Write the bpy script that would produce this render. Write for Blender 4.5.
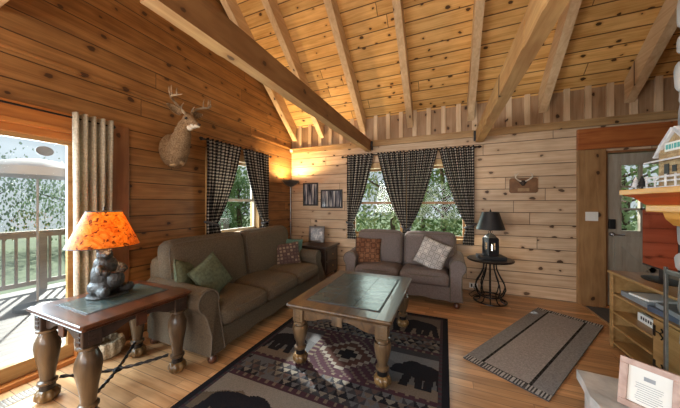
import bpy, bmesh, math, random
from mathutils import Vector, Matrix, Euler, noise
PI = math.pi
S = bpy.context.scene
for o in list(bpy.data.objects):
    bpy.data.objects.remove(o)
C = S.collection
R = math.radians

# ------------------------------------------------------------------ camera, sky, lights, exposure
cam_d = bpy.data.cameras.new('camera'); cam = bpy.data.objects.new('camera', cam_d); C.objects.link(cam)
cam_d.sensor_width = 36; cam_d.lens = 36 * 250 / 680; cam_d.clip_start = 0.02
cam.location = (0, 0, 1.36); cam.rotation_euler = (R(90), 0, R(22.78))
S.camera = cam
S.view_settings.view_transform = 'Standard'; S.view_settings.look = 'None'
S.view_settings.gamma = 1; S.view_settings.use_curve_mapping = False
S.view_settings.exposure = 0.46

W = bpy.data.worlds.new('sky'); S.world = W; W.use_nodes = True
wn = W.node_tree.nodes; wl = W.node_tree.links
bg = wn['Background']
tc = wn.new('ShaderNodeTexCoord'); sep = wn.new('ShaderNodeSeparateXYZ'); rp = wn.new('ShaderNodeValToRGB')
wl.new(tc.outputs['Generated'], sep.inputs[0]); wl.new(sep.outputs['Z'], rp.inputs['Fac'])
rp.color_ramp.elements[0].position = 0.0; rp.color_ramp.elements[0].color = (0.74, 0.80, 0.84, 1)
rp.color_ramp.elements[1].position = 0.6; rp.color_ramp.elements[1].color = (0.70, 0.82, 1.0, 1)
wl.new(rp.outputs[0], bg.inputs['Color']); bg.inputs['Strength'].default_value = 0.6

def area(name, loc, rot, sx, sy, power, col):
    d = bpy.data.lights.new(name, 'AREA'); d.shape = 'RECTANGLE'; d.size = sx; d.size_y = sy
    d.energy = power; d.color = col
    o = bpy.data.objects.new(name, d); C.objects.link(o); o.location = loc; o.rotation_euler = rot
    return o
sun_d = bpy.data.lights.new('sun', 'SUN'); sun_d.energy = 9.0; sun_d.angle = R(1.5); sun_d.color = (1, .96, .9)
sun = bpy.data.objects.new('sun', sun_d); C.objects.link(sun)
sun.rotation_euler = Vector((1.85, -1.07, -1.5)).to_track_quat('-Z', 'Y').to_euler()
# daylight entering by the glazed door and windows, then added fills behind the camera
area('daylight_sliding_door', (-3.45, 0.15, 1.6), (0, R(-66), R(12)), 1.4, 2.2, 150, (.74, .87, 1))
area('daylight_left_window', (-3.25, 2.96, 1.5), (0, R(-90), 0), 1.0, 0.9, 10, (.9, .96, 1))
area('daylight_back_window', (-.6, 4.75, 1.4), (R(-90), 0, 0), 1.8, 1.2, 30, (.85, 1, .93))
area('fill_front', (0.2, -3.3, 1.5), (R(118), 0, 0), 4.6, 1.8, 110, (1, .98, .96))  # added fill light from the unseen end of the room
area('fill_front_left', (-2.9, -2.6, 1.7), (R(115), 0, R(-38)), 1.4, 1.6, 150, (1, .98, .95))  # fill added at left behind the camera for the ceiling; no window there
area('fill_front_high', (0.2, -3.3, 3.6), (R(82), 0, 0), 3.6, 1.2, 35, (1, .97, .95))  # high fill added behind the camera; no gable window is modelled

# ------------------------------------------------------------------ mesh helpers
class MB:
    def __init__(s): s.v = []; s.f = []; s.uv = None
    def add(s, vs, fs, M=None):
        b = len(s.v)
        s.v += [tuple(M @ Vector(p)) if M else tuple(p) for p in vs]
        s.f += [tuple(i + b for i in f) for f in fs]
        return s
    def xf(s, M, start=0):
        for i in range(start, len(s.v)): s.v[i] = tuple(M @ Vector(s.v[i]))
        return s
    def box(s, x0, y0, z0, x1, y1, z1, b=0.0, M=None):
        x0, x1 = min(x0, x1), max(x0, x1); y0, y1 = min(y0, y1), max(y0, y1); z0, z1 = min(z0, z1), max(z0, z1)
        if b <= 0:
            vs = [(x, y, z) for x in (x0, x1) for y in (y0, y1) for z in (z0, z1)]
            return s.add(vs, [(0, 1, 3, 2), (4, 6, 7, 5), (0, 4, 5, 1), (2, 3, 7, 6), (0, 2, 6, 4), (1, 5, 7, 3)], M)
        bm = bmesh.new(); bmesh.ops.create_cube(bm, size=1)
        for v in bm.verts:
            v.co = ((x0 + x1) / 2 + v.co.x * (x1 - x0), (y0 + y1) / 2 + v.co.y * (y1 - y0), (z0 + z1) / 2 + v.co.z * (z1 - z0))
        bb = min(b, .45 * min(x1 - x0, y1 - y0, z1 - z0))
        bmesh.ops.bevel(bm, geom=bm.edges[:], offset=bb, segments=2, affect='EDGES', profile=.6)
        bm.verts.ensure_lookup_table()
        s.add([v.co[:] for v in bm.verts], [[v.index for v in f.verts] for f in bm.faces], M); bm.free(); return s
    def lathe(s, prof, c=(0, 0, 0), n=20, mod=None, M=None, cap=True):
        vs = []; fs = []
        for i, (r, z) in enumerate(prof):
            for k in range(n):
                a = 2 * PI * k / n; rr = r * (mod(a, i, z) if mod else 1)
                vs.append((c[0] + rr * math.cos(a), c[1] + rr * math.sin(a), c[2] + z))
        for i in range(len(prof) - 1):
            for k in range(n):
                k2 = (k + 1) % n; fs.append((i * n + k, i * n + k2, (i + 1) * n + k2, (i + 1) * n + k))
        if cap:
            if prof[0][0] > 1e-4: fs.append(tuple(range(n - 1, -1, -1)))
            if prof[-1][0] > 1e-4: fs.append(tuple((len(prof) - 1) * n + k for k in range(n)))
        return s.add(vs, fs, M)
    def tube(s, pts, r, n=8, M=None, closed=False):
        P = [Vector(p) for p in pts]; m = len(P)
        rr = r if isinstance(r, (list, tuple)) else [r] * m
        vs = []; fs = []; up = None
        for i in range(m):
            if closed: t = P[(i + 1) % m] - P[(i - 1) % m]
            else: t = P[min(i + 1, m - 1)] - P[max(i - 1, 0)]
            t.normalize()
            if up is None:
                up = Vector((0, 0, 1)) if abs(t.z) < .9 else Vector((1, 0, 0))
            u = (up - t * up.dot(t)).normalized(); w = t.cross(u); up = u
            for k in range(n):
                a = 2 * PI * k / n; vs.append(tuple(P[i] + (u * math.cos(a) + w * math.sin(a)) * rr[i]))
        for i in range(m if closed else m - 1):
            j = (i + 1) % m
            for k in range(n):
                k2 = (k + 1) % n; fs.append((i * n + k, i * n + k2, j * n + k2, j * n + k))
        if not closed: fs.append(tuple(range(n - 1, -1, -1))); fs.append(tuple((m - 1) * n + k for k in range(n)))
        return s.add(vs, fs, M)
    def prism(s, poly, axis, a, b, M=None):
        n = len(poly); vs = []
        for t in (a, b):
            for p, q in poly:
                vs.append({'x': (t, p, q), 'y': (p, t, q), 'z': (p, q, t)}[axis])
        fs = [tuple(range(n)), tuple(range(2 * n - 1, n - 1, -1))]
        for i in range(n): fs.append((i, (i + 1) % n, n + (i + 1) % n, n + i))
        return s.add(vs, fs, M)
    def puff(s, c, h, r=.05, top=0.0, n=9, M=None, front=0.0):
        # rounded upholstery block: c centre, h half sizes, r corner radius, top = crown
        vs = []; idx = {}; fs = []
        def vid(p):
            k = tuple(round(a, 5) for a in p)
            if k not in idx:
                q = [p[i] * h[i] for i in range(3)]
                inn = [max(-(h[i] - r), min(h[i] - r, q[i])) for i in range(3)]
                d = Vector([q[i] - inn[i] for i in range(3)])
                if d.length > 1e-7: d = d.normalized() * r
                o = Vector(inn) + d
                o.z += top * (1 - p[0] ** 4) * (1 - p[1] ** 4) * (1 if p[2] > 0 else -.15) * abs(p[2])
                o.y -= front * (1 - p[0] ** 4) * (1 - p[2] ** 2) * max(0, -p[1])
                idx[k] = len(vs); vs.append(tuple(o + Vector(c)))
            return idx[k]
        g = [math.sin(PI / 2 * (-1 + 2 * i / n)) for i in range(n + 1)]
        for ax in range(3):
            for sg in (-1, 1):
                for i in range(n):
                    for j in range(n):
                        q = []
                        for (a, b) in ((i, j), (i + 1, j), (i + 1, j + 1), (i, j + 1)):
                            p = [0, 0, 0]; p[ax] = sg; p[(ax + 1) % 3] = g[a]; p[(ax + 2) % 3] = g[b]; q.append(vid(p))
                        if sg < 0: q.reverse()
                        fs.append(tuple(q))
        return s.add(vs, fs, M)

def root_mat(o):
    m = Matrix.Identity(4)
    while o: m = o.matrix_basis @ m; o = o.parent
    return m
def link_mesh(name, me, mat, parent=None, smooth=False, world=True):
    if isinstance(mat, str): mat = M[mat]
    if me.materials: pass
    else: me.materials.append(mat)
    o = bpy.data.objects.new(name, me); C.objects.link(o)
    if parent is not None:
        o.parent = parent
        if world: me.transform(root_mat(parent).inverted())
    return o
def obj(name, mb, mat, parent=None, smooth=False, world=True, auto=None):
    me = bpy.data.meshes.new(name); me.from_pydata(mb.v, [], mb.f)
    bm = bmesh.new(); bm.from_mesh(me); bmesh.ops.recalc_face_normals(bm, faces=bm.faces[:]); bm.to_mesh(me); bm.free()
    if smooth:
        for p in me.polygons: p.use_smooth = True
        if auto is not False: me.set_sharp_from_angle(angle=R(auto or 40))
    return link_mesh(name, me, mat, parent, smooth, world)
def tag(o, label, cat, group=None, kind=None):
    o['label'] = label; o['category'] = cat
    if group: o['group'] = group
    if kind: o['kind'] = kind
    return o
def thing(name, label, cat, loc=(0, 0, 0), rz=0, group=None):
    o = bpy.data.objects.new(name, None); C.objects.link(o); o.empty_display_size = .1
    o.location = loc; o.rotation_euler = (0, 0, rz)
    return tag(o, label, cat, group)
def struct(name, mb, mat, parent=None, smooth=False, label=None):
    o = obj(name, mb, mat, parent, smooth)
    if parent is None: o['kind'] = 'structure'
    if label: o['label'] = label
    return o
def dup(root, loc=None, rot=None, label=None, scale=None):
    r = root.copy(); C.objects.link(r)
    if loc is not None: r.location = loc
    if rot is not None: r.rotation_euler = rot
    if scale is not None: r.scale = scale
    if label: r['label'] = label
    for ch in list(root.children):
        c = ch.copy(); C.objects.link(c); c.parent = r
        for g in list(ch.children):
            d = g.copy(); C.objects.link(d); d.parent = c
    return r
def blobs(name, items, vox, mat, parent, smooth_it=4, local=False):
    # one continuous surface grown round a set of ellipsoids (c, radii, euler)
    mb = MB()
    for it in items:
        c, r = it[0], it[1]; e = it[2] if len(it) > 2 else (0, 0, 0)
        Mx = Matrix.Translation(c) @ Euler([R(a) for a in e]).to_matrix().to_4x4() @ Matrix.Diagonal((r[0], r[1], r[2], 1))
        prof = [(math.cos(t), math.sin(t)) for t in [(-PI / 2 + PI * i / 10) for i in range(11)]]
        prof[0] = (0.001, -1); prof[-1] = (0.001, 1)
        mb.lathe(prof, n=16, M=Mx)
    me = bpy.data.meshes.new(name); me.from_pydata(mb.v, [], mb.f)
    bm = bmesh.new(); bm.from_mesh(me); bmesh.ops.recalc_face_normals(bm, faces=bm.faces[:]); bm.to_mesh(me); bm.free()
    t = bpy.data.objects.new(name, me); C.objects.link(t)
    m = t.modifiers.new('r', 'REMESH'); m.mode = 'VOXEL'; m.voxel_size = vox
    m2 = t.modifiers.new('s', 'SMOOTH'); m2.iterations = smooth_it; m2.factor = .5
    dg = bpy.context.evaluated_depsgraph_get(); dg.update()
    nm = bpy.data.meshes.new_from_object(t.evaluated_get(dg))
    bpy.data.objects.remove(t); nm.name = name
    nm.materials.clear()
    for p in nm.polygons: p.use_smooth = True
    return link_mesh(name, nm, mat, parent, True, not local)

# ------------------------------------------------------------------ materials
M = {}
class NT:
    def __init__(s, name):
        s.m = bpy.data.materials.new(name); s.m.use_nodes = True; s.t = s.m.node_tree; s.n = s.t.nodes; s.l = s.t.links
        s.b = s.n['Principled BSDF']; M[name] = s.m
    def new(s, ty, **k):
        x = s.n.new(ty)
        for a, b in k.items(): setattr(x, a, b)
        return x
    def put(s, sock, v):
        if hasattr(v, 'is_output'): s.l.new(v, sock)
        else: sock.default_value = v
    def math(s, op, a, b=0, c=None):
        x = s.new('ShaderNodeMath', operation=op); s.put(x.inputs[0], a); s.put(x.inputs[1], b)
        if c is not None: s.put(x.inputs[2], c)
        return x.outputs[0]
    def mix(s, f, a, b, bt='MIX'):
        x = s.new('ShaderNodeMix', data_type='RGBA', blend_type=bt); s.put(x.inputs[0], f); s.put(x.inputs[6], a); s.put(x.inputs[7], b)
        return x.outputs[2]
    def xyz(s, src='Object'):
        t = s.new('ShaderNodeTexCoord'); q = s.new('ShaderNodeSeparateXYZ'); s.l.new(t.outputs[src], q.inputs[0]); return q.outputs
    def comb(s, x, y, z):
        q = s.new('ShaderNodeCombineXYZ'); s.put(q.inputs[0], x); s.put(q.inputs[1], y); s.put(q.inputs[2], z); return q.outputs[0]
    def noise(s, vec, scale=5, detail=3, dist=0, rough=.5):
        q = s.new('ShaderNodeTexNoise'); s.put(q.inputs['Scale'], scale); q.inputs['Detail'].default_value = detail
        q.inputs['Distortion'].default_value = dist; q.inputs['Roughness'].default_value = rough
        if vec is not None: s.l.new(vec, q.inputs['Vector'])
        return q.outputs['Fac']
    def ramp(s, f, *st):
        q = s.new('ShaderNodeValToRGB'); s.put(q.inputs[0], f); e = q.color_ramp.elements
        while len(e) < len(st): e.new(.5)
        for i, (p, c) in enumerate(st):
            e[i].position = p; e[i].color = (*c, 1) if len(c) == 3 else c
        return q.outputs[0]
    def step(s, f, lo, hi):
        q = s.new('ShaderNodeMapRange', interpolation_type='SMOOTHSTEP'); s.put(q.inputs[0], f); q.inputs[1].default_value = lo; q.inputs[2].default_value = hi
        return q.outputs[0]
    def bump(s, h, strength=.3, dist=.01):
        q = s.new('ShaderNodeBump'); s.put(q.inputs['Height'], h); q.inputs['Strength'].default_value = strength; q.inputs['Distance'].default_value = dist
        s.l.new(q.outputs[0], s.b.inputs['Normal'])
    def fin(s, col, rough=.5, metal=0, spec=.5, coat=0):
        s.put(s.b.inputs['Base Color'], col if hasattr(col, 'is_output') else (*col[:3], 1)); s.put(s.b.inputs['Roughness'], rough)
        s.b.inputs['Metallic'].default_value = metal; s.b.inputs['Specular IOR Level'].default_value = spec
        s.b.inputs['Coat Weight'].default_value = coat
        return s.m

def wood(name, light, dark, knot, along='x', across='z', width=None, length=2.4, off=0.0, scl=1.0, knots=.5, rough=.45, gap=.03,
         var=.18, grain=26, blotch=.0, seam=(.05, .02, .01), kscale=1.0, bumps=.5, spec=.4, coat=0):
    t = NT(name); q = dict(zip('xyz', t.xyz()))
    u = q[along]; v = t.math('MULTIPLY', q[across], scl)
    third = [a for a in 'xyz' if a not in (along, across)][0]
    if width:
        vv = t.math('DIVIDE', t.math('ADD', v, off), width); row = t.math('FLOOR', vv); fr = t.math('FRACT', vv)
        wnn = t.new('ShaderNodeTexWhiteNoise', noise_dimensions='1D'); t.l.new(row, wnn.inputs['W'])
        uu = t.math('DIVIDE', t.math('ADD', u, t.math('MULTIPLY', wnn.outputs['Value'], length)), length)
        colm = t.math('FLOOR', uu); fu = t.math('FRACT', uu)
        w2 = t.new('ShaderNodeTexWhiteNoise', noise_dimensions='2D'); t.l.new(t.comb(row, colm, 0), w2.inputs['Vector'])
        rnd = w2.outputs['Value']
        e1 = t.math('MINIMUM', fr, t.math('SUBTRACT', 1, fr))
        e2 = t.math('MULTIPLY', t.math('MINIMUM', fu, t.math('SUBTRACT', 1, fu)), length / width)
        e = t.math('MINIMUM', e1, t.math('MULTIPLY', e2, 1.5)); seamf = t.math('SUBTRACT', 1, t.step(e, gap * .4, gap))
    else: rnd = 0.5; seamf = 0.0
    shift = t.math('MULTIPLY', rnd, 37)
    gv = t.comb(t.math('MULTIPLY', u, 1.3), t.math('MULTIPLY', v, grain), t.math('ADD', shift, t.math('MULTIPLY', q[third], grain)))
    warp = t.noise(t.comb(t.math('MULTIPLY', u, 2.2), t.math('MULTIPLY', v, 5), shift), 1.6, 2)
    g = t.noise(gv, 1.0, 4, dist=.8, rough=.6)
    g2 = t.math('ADD', t.math('MULTIPLY', g, .65), t.math('MULTIPLY', warp, .35))
    col = t.ramp(g2, (.36, dark), (.62, light))
    # knots
    kv = t.new('ShaderNodeTexVoronoi', voronoi_dimensions='2D', feature='F1')
    kvec = t.comb(t.math('ADD', t.math('MULTIPLY', u, 3.6 * kscale), shift), t.math('MULTIPLY', v, 5.2 * kscale), 0.0)
    wob = t.new('ShaderNodeVectorMath', operation='ADD'); t.l.new(kvec, wob.inputs[0])
    nz = t.new('ShaderNodeTexNoise'); nz.inputs['Scale'].default_value = 3.5; t.l.new(kvec, nz.inputs['Vector'])
    sc = t.new('ShaderNodeVectorMath', operation='SCALE'); sc.inputs['Scale'].default_value = .18; t.l.new(nz.outputs['Color'], sc.inputs[0]); t.l.new(sc.outputs[0], wob.inputs[1])
    t.l.new(wob.outputs[0], kv.inputs['Vector']); kv.inputs['Scale'].default_value = 1.0
    kc = t.new('ShaderNodeSeparateColor'); t.l.new(kv.outputs['Color'], kc.inputs[0])
    size = t.math('ADD', .045, t.math('MULTIPLY', t.math('SUBTRACT', kc.outputs[0], 1 - knots), .17))
    kd = t.math('SUBTRACT', kv.outputs['Distance'], size)
    core = t.math('SUBTRACT', 1, t.step(kd, -.02, .02)); halo = t.math('MULTIPLY', t.math('SUBTRACT', 1, t.step(kd, 0, .16)), .7)
    has = t.math('GREATER_THAN', kc.outputs[0], 1 - knots)
    core = t.math('MULTIPLY', core, has); halo = t.math('MULTIPLY', halo, has)
    col = t.mix(halo, col, (*dark, 1)); col = t.mix(t.math('MULTIPLY', core, .93), col, (*knot, 1))
    if blotch:
        bl = t.noise(t.comb(t.math('MULTIPLY', u, .8), v, 3), 1.4, 3); col = t.mix(t.math('MULTIPLY', t.step(bl, .42, .7), blotch), col, (*dark, 1))
    hsv = t.new('ShaderNodeHueSaturation'); t.l.new(col, hsv.inputs['Color'])
    t.put(hsv.inputs['Value'], t.math('ADD', 1 - var, t.math('MULTIPLY', rnd, 2 * var)))
    col = hsv.outputs[0]
    if width: col = t.mix(t.math('MULTIPLY', seamf, .92), col, (*seam, 1))
    h = t.math('ADD', t.math('MULTIPLY', g, .08), t.math('MULTIPLY', seamf, -1.0) if width else 0.0)
    t.bump(h, bumps, .012)
    return t.fin(col, rough, 0, spec, coat)

def plain(name, a, b=None, scale=8, rough=.6, metal=0, bump=0, bscale=None, spec=.5, detail=3, coat=0):
    t = NT(name); tcx = t.new('ShaderNodeTexCoord')
    n = t.noise(tcx.outputs['Object'], scale, detail)
    b = b or tuple(x * .7 for x in a)
    col = t.ramp(n, (.35, b), (.65, a))
    if bump: t.bump(t.noise(tcx.outputs['Object'], bscale or scale * 4, 4), bump, .01)
    return t.fin(col, rough, metal, spec, coat)

K = (.045, .018, .008)
wood('pine_left', (.35, .165, .054), (.175, .074, .022), K, 'y', 'z', .175, 3.1, off=-.01 + .175, knots=.42, var=.16, gap=.035, seam=(.035, .014, .006))  # same pine as the back wall; shade put into this darker tone
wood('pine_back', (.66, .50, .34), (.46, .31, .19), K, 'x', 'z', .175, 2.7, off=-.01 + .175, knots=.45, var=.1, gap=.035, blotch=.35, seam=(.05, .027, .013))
wood('pine_ceiling', (.80, .50, .19), (.56, .29, .08), K, 'x', 'y', .16, 2.9, scl=1.312, knots=.5, var=.14, gap=.05, seam=(.07, .028, .01), kscale=1.25)
wood('pine_batten', (.44, .29, .17), (.30, .18, .095), K, 'z', 'x', None, knots=.35, var=.1)
wood('batten_wood', (.72, .56, .38), (.56, .40, .24), K, 'z', 'x', None, knots=.2, var=.1)
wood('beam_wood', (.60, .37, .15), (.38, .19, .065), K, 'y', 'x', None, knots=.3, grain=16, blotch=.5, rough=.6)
wood('rafter_wood', (.72, .54, .33), (.54, .35, .19), K, 'y', 'x', None, knots=.3, grain=18, rough=.55)
wood('trim_wood', (.50, .33, .16), (.34, .20, .085), K, 'x', 'z', None, knots=.25, grain=20)
wood('trim_red', (.46, .16, .045), (.28, .075, .02), K, 'x', 'z', None, knots=.3, grain=20)
wood('door_orange', (.52, .20, .05), (.36, .12, .03), K, 'y', 'z', None, knots=.1, grain=20, rough=.4)
wood('post_wood', (.40, .23, .10), (.24, .125, .05), K, 'z', 'x', None, knots=.35, grain=14)
wood('post_dark', (.30, .135, .055), (.19, .075, .03), K, 'z', 'y', None, knots=.35, grain=14)
wood('floor_oak', (.60, .35, .175), (.38, .195, .08), (.14, .06, .025), 'x', 'y', .083, .95, knots=.06, var=.26, gap=.035, rough=.3, seam=(.10, .05, .025), bumps=.15, spec=.6)
wood('window_pine', (.55, .36, .16), (.42, .24, .09), K, 'z', 'x', None, knots=.1, grain=22)
wood('walnut', (.11, .038, .017), (.045, .016, .009), (.03, .01, .005), 'x', 'y', None, knots=.05, grain=20, rough=.28, coat=.3)
wood('table_gold', (.12, .068, .03), (.035, .019, .011), (.04, .02, .01), 'y', 'x', None, knots=.15, grain=18, rough=.33, blotch=.5, coat=.2)
wood('leg_bronze', (.14, .088, .045), (.035, .022, .014), (.05, .03, .015), 'z', 'x', None, knots=.1, grain=14, rough=.3, coat=.3)
wood('apron_dark', (.05, .03, .023), (.022, .014, .011), (.01, .006, .004), 'x', 'z', None, knots=.05, grain=20, rough=.3, coat=.2)
wood('stand_pine', (.44, .27, .11), (.26, .14, .045), K, 'y', 'z', None, knots=.15, grain=16, rough=.4)
wood('mantel_wood', (.70, .36, .07), (.48, .20, .03), K, 'y', 'x', None, knots=.1, grain=16, rough=.35)
wood('mantel_cove', (.50, .09, .015), (.34, .05, .01), K, 'y', 'x', None, knots=.1, grain=16, rough=.35)
wood('door_grey', (.42, .38, .31), (.30, .26, .20), (.12, .09, .06), 'z', 'x', None, knots=.1, grain=14, rough=.5)
wood('deck_wood', (.16, .15, .135), (.11, .10, .09), (.2, .18, .15), 'y', 'x', .14, 3, knots=.0, var=.1)
wood('rail_wood', (.25, .23, .19), (.19, .17, .14), (.2, .18, .15), 'y', 'z', None, knots=.0)
plain('black_iron', (.02, .02, .022), (.035, .03, .028), 20, .35, .7, bump=.15)
plain('black_matte', (.018, .018, .02), (.01, .01, .012), 10, .5)
plain('steel', (.55, .56, .58), (.42, .43, .45), 6, .25, .9)
plain('pewter', (.22, .21, .19), (.14, .13, .12), 12, .35, .8)
plain('slate', (.055, .08, .075), (.028, .036, .036), 5, .26, 0, bump=.35, bscale=11, spec=.4)
plain('grout', (.03, .03, .032), None, 10, .6)
plain('white_plastic', (.85, .84, .80), (.8, .79, .75), 5, .4)
plain('paper', (.85, .86, .82), (.78, .80, .77), 6, .6)
plain('brass_tan', (.42, .28, .14), (.3, .18, .09), 14, .45)
plain('window_white', (.70, .66, .56), (.62, .58, .48), 5, .45)
plain('sofa_fabric', (.135, .105, .072), (.09, .07, .05), 90, .95, bump=.6, bscale=260, spec=.15, detail=2)
plain('loveseat_fabric', (.20, .165, .155), (.14, .115, .108), 90, .95, bump=.6, bscale=260, spec=.15, detail=2)
plain('piping_fabric', (.13, .105, .08), (.10, .08, .06), 90, .95)
plain('pillow_green', (.12, .135, .085), (.075, .085, .055), 40, .9, bump=.5, bscale=120, spec=.1)
plain('pillow_teal', (.12, .22, .18), (.08, .15, .13), 40, .9, bump=.4, bscale=120, spec=.1)
plain('deer_fur', (.29, .19, .105), (.15, .09, .048), 70, .9, bump=.7, bscale=90, spec=.1)
plain('deer_white', (.72, .66, .55), (.55, .48, .38), 30, .9, bump=.5, bscale=90, spec=.1)
plain('deer_dark', (.05, .03, .02), (.03, .02, .015), 20, .7)
plain('antler', (.40, .30, .19), (.14, .085, .045), 14, .5, bump=.3)
plain('eye_black', (.01, .008, .006), None, 5, .05, spec=.8)
plain('bear_body', (.028, .024, .02), (.007, .006, .006), 26, .45, bump=1, bscale=70)
plain('grey_stone', (.44, .43, .42), (.22, .22, .23), 3.5, .8, bump=.8, bscale=14)
plain('pale_stone', (.66, .64, .61), (.40, .40, .40), 4.5, .8, bump=.8, bscale=14)
plain('mortar', (.42, .40, .37), None, 20, .95, bump=.5)
plain('frame_pink', (.55, .39, .33), (.40, .26, .21), 18, .45)
plain('teal_paint', (.10, .45, .42), (.08, .35, .33), 10, .5)
plain('snow_paint', (.8, .8, .8), (.55, .56, .58), 30, .6, bump=.5)
plain('cabin_tan', (.50, .37, .20), (.32, .21, .10), 30, .6, bump=.5)
plain('book_blue', (.10, .13, .19), (.07, .09, .14), 10, .4)
plain('case_grey', (.30, .33, .36), (.22, .25, .28), 10, .35)
plain('umbrella_cloth', (.36, .36, .355), (.30, .30, .30), 3, .8)
plain('leaf', (.17, .27, .10), (.08, .16, .05), 2.5, .6, spec=.3)
plain('leaf_pale', (.40, .50, .27), (.22, .33, .14), 2.5, .6, spec=.3)
plain('bark', (.12, .08, .05), (.05, .035, .025), 10, .9, bump=.8)
plain('grass_ground', (.09, .13, .05), (.055, .085, .03), .8, .95)
plain('chair_green', (.10, .42, .30), (.07, .33, .24), 6, .5)
plain('vent_metal', (.10, .075, .05), (.07, .05, .035), 10, .4, .4)
plain('wicker', (.55, .47, .34), (.30, .24, .16), 50, .8, bump=1, bscale=80)
plain('plaque_wood', (.23, .11, .045), (.15, .07, .028), 12, .5)
plain('mat_dark', (.10, .10, .105), (.06, .06, .065), 120, .95, bump=.6, bscale=150)
plain('bulb_socket', (.35, .25, .1), None, 5, .4, .8)

def glass(name, haze=.04, tint=(.95, .98, .97)):
    t = NT(name); out = t.n['Material Output']; t.n.remove(t.b)
    tr = t.new('ShaderNodeBsdfTransparent'); tr.inputs[0].default_value = (*tint, 1)
    gl = t.new('ShaderNodeBsdfGlossy'); gl.inputs['Roughness'].default_value = .02
    df = t.new('ShaderNodeBsdfTranslucent'); df.inputs[0].default_value = (.9, .93, .95, 1)
    m1 = t.new('ShaderNodeMixShader'); m1.inputs[0].default_value = .012; t.l.new(tr.outputs[0], m1.inputs[1]); t.l.new(gl.outputs[0], m1.inputs[2])
    m2 = t.new('ShaderNodeMixShader'); t.l.new(m1.outputs[0], m2.inputs[1]); t.l.new(df.outputs[0], m2.inputs[2])
    tcx = t.new('ShaderNodeTexCoord'); n = t.noise(tcx.outputs['Object'], 1.3, 4)
    t.put(m2.inputs[0], t.math('MULTIPLY', t.step(n, .3, .75), haze * 2))
    t.l.new(m2.outputs[0], out.inputs[0]); return t.m
glass('pane_clear', .0); glass('pane_hazy', .007)

def fabric_check(name, period=.044, dark=(.014, .014, .017), mid=(.15, .135, .12), light=(.72, .66, .56), tr=.35):
    t = NT(name); uvn = t.new('ShaderNodeUVMap'); q = t.new('ShaderNodeSeparateXYZ'); t.l.new(uvn.outputs[0], q.inputs[0])
    a = t.math('GREATER_THAN', t.math('FRACT', t.math('DIVIDE', q.outputs[0], period)), .58)
    b = t.math('GREATER_THAN', t.math('FRACT', t.math('DIVIDE', q.outputs[1], period)), .58)
    s = t.math('MULTIPLY', t.math('ADD', a, b), .5)
    col = t.ramp(s, (.2, dark), (.5, mid), (.8, light)); 
    r = [n for n in t.n if n.bl_idname == 'ShaderNodeValToRGB'][-1]; r.color_ramp.interpolation = 'CONSTANT'
    r.color_ramp.elements[0].position = 0; r.color_ramp.elements[1].position = .3; r.color_ramp.elements[2].position = .8
    t.fin(col, .95, spec=.1)
    tl = t.new('ShaderNodeBsdfTranslucent'); t.l.new(col, tl.inputs[0])
    mx = t.new('ShaderNodeMixShader'); mx.inputs[0].default_value = tr; t.l.new(t.b.outputs[0], mx.inputs[1]); t.l.new(tl.outputs[0], mx.inputs[2])
    t.l.new(mx.outputs[0], t.n['Material Output'].inputs[0]); return t.m
fabric_check('gingham')
def linen():
    t = NT('linen'); tcx = t.new('ShaderNodeTexCoord'); n = t.noise(tcx.outputs['Object'], 60, 3)
    col = t.ramp(n, (.3, (.40, .35, .27)), (.7, (.60, .54, .43)))
    t.bump(n, .4, .004); t.fin(col, .9, spec=.1)
    tl = t.new('ShaderNodeBsdfTranslucent'); t.l.new(col, tl.inputs[0])
    mx = t.new('ShaderNodeMixShader'); mx.inputs[0].default_value = .3; t.l.new(t.b.outputs[0], mx.inputs[1]); t.l.new(tl.outputs[0], mx.inputs[2])
    t.l.new(mx.outputs[0], t.n['Material Output'].inputs[0])
linen()
def mica():
    t = NT('mica_shade'); tcx = t.new('ShaderNodeTexCoord')
    n = t.noise(tcx.outputs['Object'], 9, 5, dist=2.5, rough=.65)
    n2 = t.noise(tcx.outputs['Object'], 30, 4, dist=1)
    col = t.ramp(n, (.35, (.55, .15, .012)), (.5, (.88, .38, .045)), (.68, (.98, .62, .16)))
    col = t.mix(t.step(n2, .56, .66), col, (.16, .035, .01, 1))
    t.fin(col, .4)
    tl = t.new('ShaderNodeBsdfTranslucent'); t.l.new(col, tl.inputs[0])
    mx = t.new('ShaderNodeMixShader'); mx.inputs[0].default_value = .6; t.l.new(t.b.outputs[0], mx.inputs[1]); t.l.new(tl.outputs[0], mx.inputs[2])
    t.l.new(mx.outputs[0], t.n['Material Output'].inputs[0])
mica()
def glow(name, col, st):
    t = NT(name); t.fin(col, .4); t.b.inputs['Emission Color'].default_value = (*col, 1); t.b.inputs['Emission Strength'].default_value = st
glow('lit_bulb', (1, .72, .4), 8); glow('lit_flame', (1, .85, .6), 6)
def vcol(name, rough=.95, nscale=150, bump=.5, spec=.1):
    t = NT(name); a = t.new('ShaderNodeVertexColor'); a.layer_name = 'Col'
    tcx = t.new('ShaderNodeTexCoord'); n = t.noise(tcx.outputs['Object'], nscale, 2)
    h = t.new('ShaderNodeHueSaturation'); t.l.new(a.outputs[0], h.inputs['Color']); t.put(h.inputs['Value'], t.math('ADD', .55, t.math('MULTIPLY', n, .9)))
    t.bump(n, bump, .004); t.fin(h.outputs[0], rough, spec=spec)
vcol('rug_wool'); vcol('woven_pattern', nscale=90); vcol('braided_mat', nscale=110, bump=.8)
def tvscreen():
    t = NT('screen_reflection'); t.fin((.42, .08, .03), .07, .9, .8)  # red colour stands in for the reflected plank wall; screen itself is black
tvscreen()
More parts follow.
